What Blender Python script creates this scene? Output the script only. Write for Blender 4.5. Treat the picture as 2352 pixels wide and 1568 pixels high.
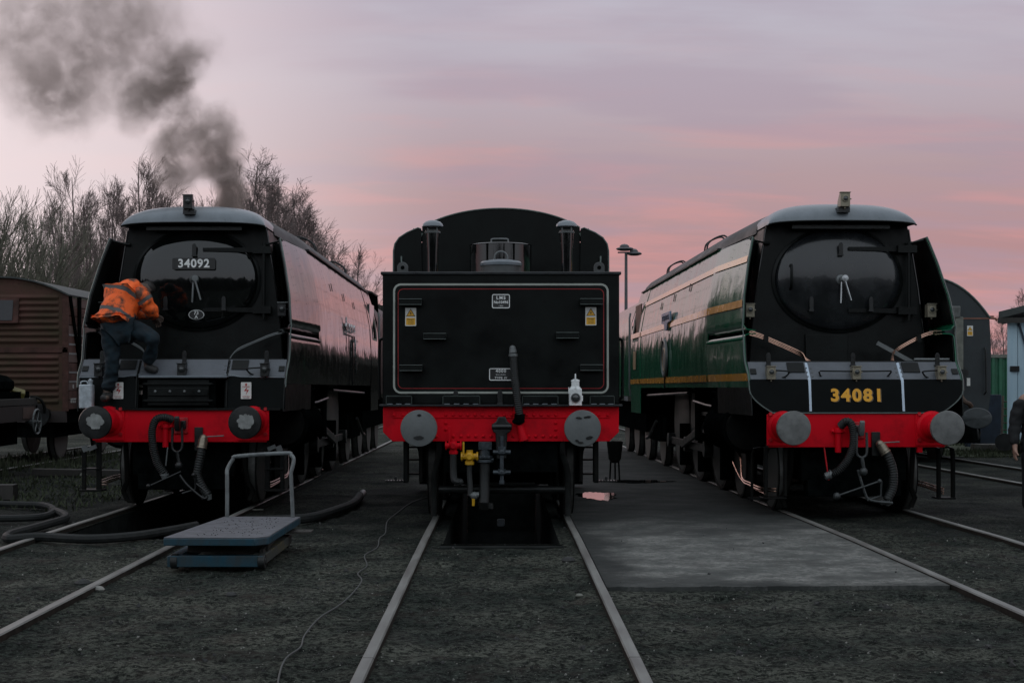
import bpy, bmesh, math, random
from mathutils import Vector, Matrix, Euler, noise
for o in list(bpy.data.objects): bpy.data.objects.remove(o)
SC = bpy.context.scene; COL = SC.collection
PI = math.pi
rnd = random.Random(7)

# ------------------------------------------------------------------ camera
EYE = 1.575                      # metres above the rail tops
cd = bpy.data.cameras.new('camera'); cam = bpy.data.objects.new('camera', cd); COL.objects.link(cam)
cam.location = (0, 0, EYE); cam.rotation_euler = (PI/2, 0, 0)
cd.sensor_width = 36; cd.lens = 50.0; cd.shift_x = .0102; cd.shift_y = .0349
cd.clip_start = .1; cd.clip_end = 4000
SC.camera = cam
def W(px, py, d):                # a point seen at (px, py) of a 2352 x 1568 picture, d metres away
    return Vector(((px-1152)/3267*d, d, EYE+(866-py)/3267*d))

# ------------------------------------------------------------------ sky
wd = bpy.data.worlds.new('World'); SC.world = wd; wd.use_nodes = True
def world_sky():
    nt = wd.node_tree; N = nt.nodes; L = nt.links; N.clear()
    def nd(t, **k):
        n = N.new(t)
        for a, b in k.items(): setattr(n, a, b)
        return n
    tc = nd('ShaderNodeTexCoord'); sep = nd('ShaderNodeSeparateXYZ'); L.new(tc.outputs['Generated'], sep.inputs[0])
    sky = nd('ShaderNodeTexSky', sky_type='NISHITA'); sky.sun_disc = False
    sky.sun_elevation = math.radians(3); sky.sun_rotation = math.radians(-42)
    def math_(op, a, b=None, c=None, clamp=False):
        m = nd('ShaderNodeMath', operation=op); m.use_clamp = clamp
        for i, v in enumerate((a, b, c)):
            if v is None: continue
            if isinstance(v, (int, float)): m.inputs[i].default_value = v
            else: L.new(v, m.inputs[i])
        return m.outputs[0]
    # elevation ramp of the cloud sheet
    el = nd('ShaderNodeValToRGB'); L.new(sep.outputs[2], el.inputs[0])
    cr = el.color_ramp
    stops = [(0.0, (.56, .335, .345)), (.05, (.50, .29, .30)), (.085, (.455, .262, .275)), (.14, (.44, .315, .338)), (.20, (.475, .415, .475)), (.256, (.50, .48, .56)), (.5, (.60, .645, .71)), (1.0, (.72, .80, .87))]
    while len(cr.elements) < len(stops): cr.elements.new(.5)
    for e, (p, c) in zip(cr.elements, stops): e.position = p; e.color = (*c, 1)
    # streaky cloud noise: the layer seen in plan, long in x
    zz = math_('MAXIMUM', sep.outputs[2], .0)
    zz = math_('ADD', zz, .16)
    u = math_('DIVIDE', sep.outputs[0], zz); v = math_('DIVIDE', sep.outputs[1], zz)
    cmb = nd('ShaderNodeCombineXYZ'); L.new(math_('MULTIPLY', u, .55), cmb.inputs[0]); L.new(math_('MULTIPLY', v, 1.5), cmb.inputs[1])
    n1 = nd('ShaderNodeTexNoise'); n1.inputs['Scale'].default_value = 2.6; n1.inputs['Detail'].default_value = 6; n1.inputs['Roughness'].default_value = .55; n1.inputs['Distortion'].default_value = .4
    L.new(cmb.outputs[0], n1.inputs['Vector'])
    n2 = nd('ShaderNodeTexNoise'); n2.inputs['Scale'].default_value = 1.9; n2.inputs['Detail'].default_value = 5
    L.new(cmb.outputs[0], n2.inputs['Vector'])
    # pink lit undersides, strongest low and ahead
    low = nd('ShaderNodeMapRange'); low.inputs[1].default_value = .015; low.inputs[2].default_value = .23; low.inputs[3].default_value = 1; low.inputs[4].default_value = .12
    L.new(sep.outputs[2], low.inputs[0])
    p1 = nd('ShaderNodeMapRange', interpolation_type='SMOOTHSTEP'); p1.inputs[1].default_value = .46; p1.inputs[2].default_value = .66
    L.new(n1.outputs[0], p1.inputs[0])
    pf = math_('MULTIPLY', p1.outputs[0], low.outputs[0])
    mx = nd('ShaderNodeMix', data_type='RGBA'); L.new(math_('MULTIPLY', pf, .62), mx.inputs[0]); L.new(el.outputs[0], mx.inputs[6]); mx.inputs[7].default_value = (.72, .315, .305, 1)
    # greyer cloud bodies
    p2 = nd('ShaderNodeMapRange', interpolation_type='SMOOTHSTEP'); p2.inputs[1].default_value = .44; p2.inputs[2].default_value = .62; p2.inputs[4].default_value = .45
    L.new(n2.outputs[0], p2.inputs[0])
    mx2 = nd('ShaderNodeMix', data_type='RGBA'); L.new(p2.outputs[0], mx2.inputs[0]); L.new(mx.outputs[2], mx2.inputs[6]); mx2.inputs[7].default_value = (.385, .30, .375, 1)
    # brighter towards the set sun, ahead on the left
    sun = nd('ShaderNodeVectorMath', operation='DOT_PRODUCT'); L.new(tc.outputs['Generated'], sun.inputs[0])
    sd = Vector((-.52, .85, .10)).normalized(); sun.inputs[1].default_value = sd
    gl = nd('ShaderNodeMapRange', interpolation_type='SMOOTHSTEP'); gl.inputs[1].default_value = .86; gl.inputs[2].default_value = 1.0; gl.inputs[4].default_value = .95
    L.new(sun.outputs['Value'], gl.inputs[0])
    mx3 = nd('ShaderNodeMix', data_type='RGBA'); L.new(gl.outputs[0], mx3.inputs[0]); L.new(mx2.outputs[2], mx3.inputs[6]); mx3.inputs[7].default_value = (.86, .74, .76, 1)
    # behind the camera the sky has lost its pink
    bk = nd('ShaderNodeMapRange', interpolation_type='SMOOTHSTEP'); bk.inputs[1].default_value = .25; bk.inputs[2].default_value = -.55
    L.new(sep.outputs[1], bk.inputs[0])
    mx4 = nd('ShaderNodeMix', data_type='RGBA'); L.new(math_('MULTIPLY', bk.outputs[0], .8), mx4.inputs[0]); L.new(mx3.outputs[2], mx4.inputs[6]); mx4.inputs[7].default_value = (.70, .78, .86, 1)
    # a little clear sky through the sheet
    sc = nd('ShaderNodeVectorMath', operation='SCALE'); L.new(sky.outputs[0], sc.inputs[0]); sc.inputs[3].default_value = .05
    mx5 = nd('ShaderNodeMix', data_type='RGBA'); mx5.inputs[0].default_value = .93; L.new(sc.outputs[0], mx5.inputs[6]); L.new(mx4.outputs[2], mx5.inputs[7])
    bg = nd('ShaderNodeBackground'); bg.inputs[1].default_value = 1.0; L.new(mx5.outputs[2], bg.inputs[0])
    out = nd('ShaderNodeOutputWorld'); L.new(bg.outputs[0], out.inputs[0])
world_sky()
ld = bpy.data.lights.new('sun', 'SUN'); ld.energy = .12; ld.angle = math.radians(25); ld.color = (1, .72, .62)
lo = bpy.data.objects.new('sun', ld); COL.objects.link(lo); lo.location = (-30, 40, 30)
lo.rotation_euler = Vector((.52, -.85, -.12)).to_track_quat('-Z', 'Y').to_euler()
SC.view_settings.view_transform = 'Standard'; SC.view_settings.look = 'None'
SC.view_settings.exposure = .12; SC.view_settings.gamma = 1; SC.view_settings.use_curve_mapping = False
SC.cycles.volume_step_rate = .6; SC.cycles.max_bounces = 6; SC.cycles.volume_bounces = 1

# ------------------------------------------------------------------ materials
def mat(name, col, rough=.5, metal=0., coat=0., var=.25, scale=5., bump=0., bscale=60., col2=None, rvar=.1, wav=0., wscale=2., streak=None, ramp=(.35, .68), spec=.5):
    m = bpy.data.materials.new(name); m.use_nodes = True
    nt = m.node_tree; N = nt.nodes; L = nt.links; b = N['Principled BSDF']
    tc = N.new('ShaderNodeTexCoord'); co = tc.outputs['Object']
    if streak:
        mp = N.new('ShaderNodeMapping'); L.new(co, mp.inputs[0]); mp.inputs['Scale'].default_value = streak; cs = mp.outputs[0]
    else: cs = co
    n = N.new('ShaderNodeTexNoise'); n.inputs['Scale'].default_value = scale; n.inputs['Detail'].default_value = 6; n.inputs['Roughness'].default_value = .62
    L.new(cs, n.inputs['Vector'])
    r = N.new('ShaderNodeValToRGB'); L.new(n.outputs[0], r.inputs[0])
    c2 = col2 if col2 else tuple(min(1, c*(1+var)) for c in col); c1 = col if col2 else tuple(c*(1-var) for c in col)
    r.color_ramp.elements[0].position = ramp[0]; r.color_ramp.elements[1].position = ramp[1]
    r.color_ramp.elements[0].color = (*c1, 1); r.color_ramp.elements[1].color = (*c2, 1)
    L.new(r.outputs[0], b.inputs['Base Color'])
    b.inputs['Metallic'].default_value = metal; b.inputs['Coat Weight'].default_value = coat; b.inputs['Coat Roughness'].default_value = .04
    b.inputs['Specular IOR Level'].default_value = spec
    mr = N.new('ShaderNodeMapRange'); L.new(n.outputs[0], mr.inputs[0])
    mr.inputs[1].default_value = .3; mr.inputs[2].default_value = .7; mr.inputs[3].default_value = max(.02, rough-rvar); mr.inputs[4].default_value = min(1, rough+rvar)
    L.new(mr.outputs[0], b.inputs['Roughness'])
    prev = None
    if wav:
        w = N.new('ShaderNodeTexNoise'); w.inputs['Scale'].default_value = wscale; w.inputs['Detail'].default_value = 2; L.new(co, w.inputs['Vector'])
        bp = N.new('ShaderNodeBump'); bp.inputs['Strength'].default_value = 1; bp.inputs['Distance'].default_value = wav; L.new(w.outputs[0], bp.inputs['Height']); prev = bp
    if bump:
        w = N.new('ShaderNodeTexNoise'); w.inputs['Scale'].default_value = bscale; w.inputs['Detail'].default_value = 5; L.new(cs, w.inputs['Vector'])
        bp = N.new('ShaderNodeBump'); bp.inputs['Strength'].default_value = .8; bp.inputs['Distance'].default_value = bump; L.new(w.outputs[0], bp.inputs['Height'])
        if prev: L.new(prev.outputs[0], bp.inputs['Normal'])
        prev = bp
    if prev:
        L.new(prev.outputs[0], b.inputs['Normal'])
        if coat: L.new(prev.outputs[0], b.inputs['Coat Normal'])
    return m
MT = {}
MT['gloss'] = mat('gloss_black', (.004, .005, .005), .09, coat=.40, var=.3, wav=.004, wscale=1.6, rvar=.04, spec=.5)
MT['side_gloss'] = mat('side_black', (.005, .006, .006), .13, coat=.35, var=.3, wav=.012, wscale=1.9, rvar=.06, streak=(1, 1, .25), spec=.5)
MT['black'] = mat('satin_black', (.005, .0065, .006), .42, var=.5, scale=4, bump=.0015, bscale=30, rvar=.14, spec=.22)
MT['tank'] = mat('tank_black', (.0035, .0050, .0045), .42, var=.5, scale=3, wav=.003, wscale=2.5, rvar=.12, bump=.0008, bscale=90, spec=.16)
MT['soot'] = mat('sooty_black', (.004, .005, .005), .7, var=.5, scale=8, bump=.003, bscale=40, spec=.0)
MT['under'] = mat('oily_black', (.006, .007, .007), .45, var=.5, scale=7, bump=.003, bscale=40, col2=(.012, .0115, .010), spec=.10)
MT['roof'] = mat('roof_black', (.016, .018, .018), .55, var=.3, scale=3, bump=.001, bscale=30)
MT['green'] = mat('deep_green', (.009, .115, .056), .13, coat=.30, var=.15, wav=.012, wscale=1.9, rvar=.06, streak=(1, 1, .25), spec=.45)
MT['slate_sheen'] = mat('sky_sheen_slate', (.14, .165, .185), .34, coat=.25, var=.15, scale=5, bump=.001, bscale=90, streak=(1, 1, .5), col2=(.19, .22, .245))  # sky reflection on the black cowl, put into the colour as grey
MT['band'] = mat('band_grey', (.075, .085, .098), .42, var=.15, scale=6, bump=.001, bscale=90, col2=(.105, .118, .135))
MT['red'] = mat('beam_red', (.68, .003, .014), .5, scale=4.5, bump=.0012, bscale=40, col2=(.36, .004, .010), ramp=(.50, .78), spec=.14)
MT['red_dark'] = mat('worn_red', (.50, .007, .014), .45, var=.4, scale=8, bump=.003, bscale=50)
MT['line'] = mat('lining_orange', (.78, .34, .035), .22, coat=.7, var=.12)
MT['number'] = mat('number_yellow', (.85, .40, .015), .4, var=.1)
MT['shadow_letter'] = mat('letter_shade', (.15, .10, .05), .45, var=.2)
MT['white'] = mat('white_paint', (.82, .84, .82), .5, var=.15)
MT['cream'] = mat('cream_line', (.36, .38, .34), .4, var=.1)
MT['redline'] = mat('red_line', (.30, .012, .012), .4, var=.1)
MT['steel'] = mat('worn_steel', (.17, .185, .185), .46, metal=.35, var=.25, scale=5, bump=.002, bscale=60, col2=(.13, .14, .14), rvar=.12)
MT['buffer'] = mat('buffer_steel', (.215, .225, .225), .45, metal=.3, scale=7, bump=.002, bscale=50, col2=(.045, .048, .048), ramp=(.60, .655))
MT['greasy'] = mat('greasy_black', (.009, .010, .010), .36, scale=5, bump=.002, bscale=40, var=.4)
MT['grey_wear'] = mat('rubbed_grey', (.25, .26, .25), .55, scale=14, bump=.003, bscale=70, var=.25)
MT['bright'] = mat('bright_steel', (.45, .47, .48), .25, metal=.9, var=.2, scale=9)
MT['bluestrip'] = mat('polished_strip', (.42, .50, .58), .3, metal=.5, var=.15)
MT['copper'] = mat('copper', (.66, .40, .30), .24, metal=1, var=.2, scale=9)
MT['brass'] = mat('lamp_brass', (.25, .225, .165), .42, metal=.25, var=.2, scale=15)
MT['rubber'] = mat('hose_rubber', (.011, .013, .0125), .55, var=.35, scale=12, bump=.003, bscale=90)
MT['hose'] = mat('dusty_hose', (.013, .015, .0145), .65, var=.4, scale=9, bump=.003, bscale=60, col2=(.026, .028, .027), spec=.2)
MT['yellow'] = mat('yellow_valve', (.58, .32, .012), .4, var=.15, scale=12)
MT['lens'] = mat('lamp_glass', (.035, .04, .04), .06, coat=.6, var=.2)
MT['lampwhite'] = mat('lamp_white', (.80, .83, .82), .4, var=.18, scale=9)
MT['can'] = mat('can_grey', (.42, .47, .50), .42, metal=.2, var=.25, scale=14, bump=.002, bscale=50)
MT['sign_yellow'] = mat('sign_yellow', (.80, .42, .03), .4, var=.05)
MT['sign_white'] = mat('sign_white', (.72, .72, .68), .4, var=.08)
MT['sign_black'] = mat('sign_black', (.02, .02, .02), .4, var=.05)
MT['sign_red'] = mat('sign_red', (.42, .015, .015), .4, var=.05)
MT['blueplate'] = mat('blue_plate', (.25, .33, .45), .25, metal=.3, var=.1)
MT['rail'] = mat('rail_steel', (.165, .168, .155), .5, metal=.2, var=.35, scale=10, bump=.003, bscale=60, streak=(1, .15, 1))
MT['railside'] = mat('rail_side', (.11, .112, .105), .45, metal=.35, var=.3, scale=10, bump=.002)
MT['rail_rust'] = mat('rail_rust', (.026, .022, .018), .85, var=.4, scale=12, bump=.003, spec=.1)
MT['wagon'] = mat('wagon_brown', (.098, .046, .037), .75, scale=4, bump=.004, bscale=30, col2=(.045, .026, .021), spec=.2)
MT['wagon_end'] = mat('wagon_end', (.095, .045, .036), .75, scale=2.2, bump=.004, bscale=30, col2=(.048, .044, .024), streak=(.4, 1, 1), spec=.2)
MT['wagon_roof'] = mat('wagon_roof', (.045, .052, .049), .7, var=.3, scale=5, bump=.003)
MT['putty'] = mat('pale_repair', (.19, .185, .18), .7, var=.2, scale=15)
MT['coach'] = mat('coach_grey', (.020, .027, .030), .5, var=.25, scale=3, bump=.002, bscale=30)
MT['coach_pale'] = mat('coach_pale', (.15, .155, .13), .65, var=.25, scale=10, bump=.002)
MT['rust'] = mat('rust_line', (.22, .09, .06), .6, var=.2)
MT['blue_shed'] = mat('shed_blue', (.42, .58, .67), .65, scale=3, bump=.003, bscale=40, col2=(.50, .65, .73), streak=(2, 2, .35))
MT['dark_wood'] = mat('dark_wood', (.035, .032, .028), .75, var=.35, scale=10, bump=.004, streak=(1, 1, .3))
MT['pale_wood'] = mat('weathered_wood', (.16, .15, .13), .75, var=.3, scale=10, bump=.004)
MT['cont_green'] = mat('container_green', (.025, .12, .065), .5, var=.25, scale=3)
MT['navy'] = mat('navy_panel', (.018, .030, .050), .6, var=.3, scale=6)
MT['trolley_blue'] = mat('trolley_blue', (.006, .055, .085), .5, scale=9, bump=.003, bscale=60, col2=(.022, .036, .042), streak=(1, 1, .5))
MT['trolley_top'] = mat('trolley_top', (.115, .12, .135), .6, scale=7, bump=.006, bscale=28, col2=(.075, .078, .085))
MT['tube'] = mat('tube_grey', (.15, .165, .165), .45, metal=.3, var=.3, scale=12, bump=.002)
MT['concrete_pit'] = mat('pit_wall', (.016, .018, .017), .9, var=.4, scale=4, bump=.01, bscale=20, spec=.05)
MT['bark'] = mat('bark', (.145, .112, .104), .85, var=.35, scale=3)
MT['bark_green'] = mat('bark_green', (.115, .112, .082), .85, var=.35, scale=3)
MT['grass'] = mat('grass', (.050, .062, .030), .9, var=.4, scale=1.5, col2=(.035, .045, .024))
MT['stone'] = mat('pale_chip', (.22, .22, .20), .8, var=.4, scale=3)
MT['ash'] = mat('ash_lump', (.035, .036, .035), .85, var=.5, scale=9)
MT['jeans'] = mat('dark_jeans', (.004, .014, .021), .85, var=.45, scale=10, bump=.008, bscale=14)
MT['boot'] = mat('boot', (.020, .019, .018), .6, var=.5, scale=12, bump=.004)
MT['skin'] = mat('skin', (.32, .19, .14), .5, var=.15)
MT['glove'] = mat('dirty_skin', (.10, .07, .055), .6, var=.3)
MT['hair'] = mat('hair', (.015, .012, .010), .6, var=.3)
MT['coat'] = mat('black_coat', (.008, .009, .010), .8, var=.4, scale=8, bump=.006, bscale=18)
MT['maroon'] = mat('blind_brown', (.13, .055, .035), .5, var=.2)
MT['glass'] = mat('dark_glass', (.012, .014, .014), .05, coat=.5, var=.1)
MT['crest'] = mat('crest_gold', (.25, .17, .08), .4, var=.4, scale=30)

# ------------------------------------------------------------------ mesh collector
class M:
    def __init__(s): s.v = []; s.f = []
    def add(s, vs, fs):
        b = len(s.v); s.v.extend(tuple(p) for p in vs); s.f.extend(tuple(b+i for i in f) for f in fs); return s
    def box(s, x0, x1, y0, y1, z0, z1):
        return s.add([(x, y, z) for z in (z0, z1) for y in (y0, y1) for x in (x0, x1)], [(0, 2, 3, 1), (4, 5, 7, 6), (0, 1, 5, 4), (2, 6, 7, 3), (0, 4, 6, 2), (1, 3, 7, 5)])
    def obox(s, c, sz, rot=(0, 0, 0)):
        R = Euler(rot).to_matrix(); c = Vector(c)
        return s.add([c + R @ Vector((x*sz[0]/2, y*sz[1]/2, z*sz[2]/2)) for z in (-1, 1) for y in (-1, 1) for x in (-1, 1)], [(0, 2, 3, 1), (4, 5, 7, 6), (0, 1, 5, 4), (2, 6, 7, 3), (0, 4, 6, 2), (1, 3, 7, 5)])
    def tube(s, pts, r, n=8, closed=False, caps=True, flat=1.):
        pts = [Vector(p) for p in pts]; k = len(pts); rs = r if isinstance(r, (list, tuple)) else [r]*k
        d0 = (pts[1]-pts[0]).normalized(); up = Vector((0, 0, 1)) if abs(d0.z) < .9 else Vector((0, 1, 0))
        a = d0.cross(up).normalized(); vs = []
        for i, p in enumerate(pts):
            q0 = pts[i-1] if i > 0 else (pts[-1] if closed else p); q1 = pts[i+1] if i < k-1 else (pts[0] if closed else p)
            d = (q1-q0).normalized(); a = (a - d*a.dot(d)).normalized(); b = d.cross(a)
            for j in range(n):
                t = 2*PI*j/n; vs.append(p + (a*math.cos(t) + b*math.sin(t)*flat)*rs[i])
        fs = [(i*n+j, i*n+(j+1) % n, ((i+1) % k)*n+(j+1) % n, ((i+1) % k)*n+j) for i in range(k if closed else k-1) for j in range(n)]
        if caps and not closed: fs += [tuple(range(n))[::-1], tuple((k-1)*n+j for j in range(n))]
        return s.add(vs, fs)
    def cyl(s, p0, p1, r0, r1=None, n=16): return s.tube([p0, p1], [r0, r0 if r1 is None else r1], n)
    def prism(s, poly, ax, a, b):
        f = {'x': lambda u, w, t: (t, u, w), 'y': lambda u, w, t: (u, t, w), 'z': lambda u, w, t: (u, w, t)}[ax]
        n = len(poly)
        return s.add([f(u, w, a) for u, w in poly] + [f(u, w, b) for u, w in poly], [tuple(range(n)), tuple(range(2*n-1, n-1, -1))] + [(i, n+i, n+(i+1) % n, (i+1) % n) for i in range(n)])
    def lathe(s, prof, o=(0, 0, 0), ax=(0, 0, 1), n=24, sx=1., sy=1.):
        o = Vector(o); q = Vector((0, 0, 1)).rotation_difference(Vector(ax)); vs = []; fs = []
        for r, h in prof:
            for j in range(n):
                t = 2*PI*j/n; vs.append(o + q @ Vector((r*math.cos(t)*sx, r*math.sin(t)*sy, h)))
        for i in range(len(prof)-1):
            for j in range(n): fs.append((i*n+j, i*n+(j+1) % n, (i+1)*n+(j+1) % n, (i+1)*n+j))
        fs += [tuple(range(n))[::-1], tuple((len(prof)-1)*n+j for j in range(n))]
        return s.add(vs, fs)
    def ball(s, c, r, n=10):
        r = r if isinstance(r, (tuple, list)) else (r, r, r); c = Vector(c); k = max(4, n//2); vs = []; fs = []
        for i in range(k+1):
            p = PI*(.02+.96*i/k)
            for j in range(n): vs.append(c + Vector((r[0]*math.sin(p)*math.cos(2*PI*j/n), r[1]*math.sin(p)*math.sin(2*PI*j/n), r[2]*math.cos(p))))
        for i in range(k):
            for j in range(n): fs.append((i*n+j, (i+1)*n+j, (i+1)*n+(j+1) % n, i*n+(j+1) % n))
        fs += [tuple(range(n)), tuple(k*n+j for j in range(n))[::-1]]
        return s.add(vs, fs)
    def sheet(s, rows, closed=False):
        n = len(rows[0]); vs = [p for r in rows for p in r]
        return s.add(vs, [(i*n+j, i*n+(j+1) % n, (i+1)*n+(j+1) % n, (i+1)*n+j) for i in range(len(rows)-1) for j in range(n if closed else n-1)])
    def loop(s, pts, w):   # flat band following a closed outline in the xz plane, two sided thickness .004 in y
        return s
    def build(s, name, m, parent=None, bevel=0, smooth=35, solid=0, label=None, kind=None, loc=None, seg=2, center=False):
        me = bpy.data.meshes.new(name); off = Vector((0, 0, 0))
        if loc is not None: off = Vector(loc)
        me.from_pydata(s.v, [], s.f)
        bm = bmesh.new(); bm.from_mesh(me); bmesh.ops.recalc_face_normals(bm, faces=bm.faces)
        if solid: bmesh.ops.solidify(bm, geom=bm.faces[:], thickness=solid); bmesh.ops.recalc_face_normals(bm, faces=bm.faces)
        bm.to_mesh(me); bm.free()
        if smooth:
            me.shade_smooth(); me.set_sharp_from_angle(angle=math.radians(smooth))
        me.materials.append(MT[m] if isinstance(m, str) else m)
        o = bpy.data.objects.new(name, me); COL.objects.link(o); o.location = off
        if parent is not None: o.parent = parent
        if bevel:
            bv = o.modifiers.new('bevel', 'BEVEL'); bv.width = bevel; bv.segments = seg; bv.limit_method = 'ANGLE'; bv.angle_limit = math.radians(40)
        if label: o['label'] = label
        if kind: o['kind'] = kind
        return o
def thing(name, label, cat, loc=(0, 0, 0), rot=(0, 0, 0), group=None):
    o = bpy.data.objects.new(name, None); COL.objects.link(o); o.location = loc; o.rotation_euler = rot; o.empty_display_size = .2
    o['label'] = label; o['category'] = cat
    if group: o['group'] = group
    return o
def tag(o, label, cat, group=None):
    o['label'] = label; o['category'] = cat
    if group: o['group'] = group
    return o
def dup(o, parent, loc):
    c = o.copy(); COL.objects.link(c); c.parent = parent; c.location = loc; return c
def smoothpath(pts, k=6, closed=False):
    P = [Vector(p) for p in pts]; out = []; n = len(P)
    for i in range(n if closed else n-1):
        if closed: a, b, c, d = P[i-1], P[i], P[(i+1) % n], P[(i+2) % n]
        else: a, b, c, d = P[max(0, i-1)], P[i], P[i+1], P[min(n-1, i+2)]
        for j in range(k):
            t = j/k; out.append(.5*((2*b) + (c-a)*t + (2*a-5*b+4*c-d)*t*t + (3*b-a-3*c+d)*t**3))
    if not closed: out.append(P[-1])
    return out
def lerp_table(T, z):
    if z <= T[0][0]: return T[0][1]
    for (a, b), (c, d) in zip(T, T[1:]):
        if z <= c: return b + (d-b)*(z-a)/(c-a)
    return T[-1][1]
def text(name, s, size, m, parent, loc, rot=(PI/2, 0, 0), ext=.002, xs=1., bold=0., sp=1., label=None):
    c = bpy.data.curves.new(name, 'FONT'); c.body = s; c.size = size; c.align_x = 'CENTER'; c.align_y = 'CENTER'
    c.extrude = ext; c.offset = bold; c.space_character = sp; c.resolution_u = 4
    q = bpy.data.objects.new(name, c); COL.objects.link(q)
    dg = bpy.context.evaluated_depsgraph_get(); me = bpy.data.meshes.new_from_object(q.evaluated_get(dg)); bpy.data.objects.remove(q); bpy.data.curves.remove(c)
    me.name = name; me.materials.clear(); me.materials.append(MT[m])
    o = bpy.data.objects.new(name, me); COL.objects.link(o); o.location = loc; o.rotation_euler = rot; o.scale = (xs, 1, 1)
    if parent is not None: o.parent = parent
    if label: o['label'] = label
    return o
def rrect(w, h, r, n=5):
    out = []
    for cx, cy, a in ((w/2-r, h/2-r, 0), (-w/2+r, h/2-r, PI/2), (-w/2+r, -h/2+r, PI), (w/2-r, -h/2+r, 1.5*PI)):
        for i in range(n+1): out.append((cx+r*math.cos(a+PI/2*i/n), cy+r*math.sin(a+PI/2*i/n)))
    return out
def frame(m, w, h, r, t, cx, cz, y0, y1):    # rounded rectangular ring of line width t in the xz plane
    A = rrect(w, h, r); B = rrect(w-2*t, h-2*t, max(.002, r-t)); n = len(A)
    vs = [(cx+u, y, cz+v) for y in (y0, y1) for P in (A, B) for u, v in P]
    fs = []
    for i in range(n):
        j = (i+1) % n
        fs += [(i, j, n+j, n+i), (2*n+i, 3*n+i, 3*n+j, 2*n+j), (i, 2*n+i, 2*n+j, j), (n+i, n+j, 3*n+j, 3*n+i)]
    m.add(vs, fs)
DROP = .008
def gz(y): return -.05 - DROP*max(0, y-14)      # the yard falls away gently behind the engines
# ------------------------------------------------------------------ ground, pits, rails, slab
def ground_material():
    m = bpy.data.materials.new('ash_ground'); m.use_nodes = True; nt = m.node_tree; N = nt.nodes; L = nt.links; b = N['Principled BSDF']
    tc = N.new('ShaderNodeTexCoord'); co = tc.outputs['Object']
    def nz(s, d=6, r=.6):
        n = N.new('ShaderNodeTexNoise'); n.inputs['Scale'].default_value = s; n.inputs['Detail'].default_value = d; n.inputs['Roughness'].default_value = r; L.new(co, n.inputs['Vector']); return n.outputs[0]
    def rp(x, p0, p1, c0, c1):
        r = N.new('ShaderNodeValToRGB'); L.new(x, r.inputs[0]); e = r.color_ramp.elements
        e[0].position = p0; e[1].position = p1; e[0].color = (*c0, 1); e[1].color = (*c1, 1); return r.outputs[0]
    def mixc(f, a, c, mode='MIX'):
        x = N.new('ShaderNodeMix'); x.data_type = 'RGBA'; x.blend_type = mode
        for i, v in ((0, f), (6, a), (7, c)):
            if isinstance(v, (int, float)): x.inputs[i].default_value = v
            elif isinstance(v, tuple): x.inputs[i].default_value = (*v, 1)
            else: L.new(v, x.inputs[i])
        return x.outputs[2]
    base = rp(nz(1.1, 5), .42, .60, (.020, .0255, .022), (.058, .062, .053))
    fine = rp(nz(22, 5, .85), .44, .57, (.12, .15, .14), (2.1, 2.1, 2.0))
    c = mixc(1., base, fine, 'MULTIPLY')
    c = mixc(rp(nz(2.7, 4), .55, .75, (0, 0, 0), (.55, .55, .55)), c, (.056, .043, .036))
    c = mixc(rp(nz(2.1, 8, .75), .57, .72, (0, 0, 0), (.6, .6, .6)), c, (.085, .084, .076))
    c = mixc(rp(nz(48, 2), .66, .70, (0, 0, 0), (.8, .8, .8)), c, (.20, .20, .185))
    # soot and oil around the standing engines, plus their shade painted into the colour
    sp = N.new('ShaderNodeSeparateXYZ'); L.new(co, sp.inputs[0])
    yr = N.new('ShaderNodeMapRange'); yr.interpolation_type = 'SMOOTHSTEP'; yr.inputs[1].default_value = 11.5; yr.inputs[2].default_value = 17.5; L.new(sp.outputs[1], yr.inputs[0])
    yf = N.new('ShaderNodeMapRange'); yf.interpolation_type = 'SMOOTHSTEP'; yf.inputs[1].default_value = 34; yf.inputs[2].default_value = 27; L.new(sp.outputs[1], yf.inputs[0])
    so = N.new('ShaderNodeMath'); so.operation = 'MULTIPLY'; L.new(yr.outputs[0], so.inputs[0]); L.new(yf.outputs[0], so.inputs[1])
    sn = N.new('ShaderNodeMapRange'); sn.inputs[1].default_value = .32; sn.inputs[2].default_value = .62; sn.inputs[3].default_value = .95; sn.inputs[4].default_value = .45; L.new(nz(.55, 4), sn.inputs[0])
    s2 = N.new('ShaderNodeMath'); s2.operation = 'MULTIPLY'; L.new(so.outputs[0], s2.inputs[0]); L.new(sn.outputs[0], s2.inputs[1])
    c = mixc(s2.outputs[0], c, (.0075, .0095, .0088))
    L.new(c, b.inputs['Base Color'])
    rg = N.new('ShaderNodeMapRange'); L.new(nz(1.3, 4), rg.inputs[0]); rg.inputs[1].default_value = .35; rg.inputs[2].default_value = .65; rg.inputs[3].default_value = .72; rg.inputs[4].default_value = .95
    L.new(rg.outputs[0], b.inputs['Roughness']); b.inputs['Specular IOR Level'].default_value = .08
    b1 = N.new('ShaderNodeBump'); b1.inputs['Distance'].default_value = .045; b1.inputs['Strength'].default_value = 1; L.new(nz(14, 7, .7), b1.inputs['Height'])
    b2 = N.new('ShaderNodeBump'); b2.inputs['Distance'].default_value = .014; b2.inputs['Strength'].default_value = 1; L.new(nz(75, 4, .7), b2.inputs['Height']); L.new(b1.outputs[0], b2.inputs['Normal'])
    L.new(b2.outputs[0], b.inputs['Normal']); MT['ground'] = m
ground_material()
PITS = [(-.57, .57, 13.87, 24.0), (-4.55, -3.17, 14.3, 27.0)]
RTA = .0150                                     # the right hand road turns very slightly
def rtx(y): return 4.16 - RTA*(y-16)
RAILX = [-4.62, -3.11, -.7525, .7525]
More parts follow.
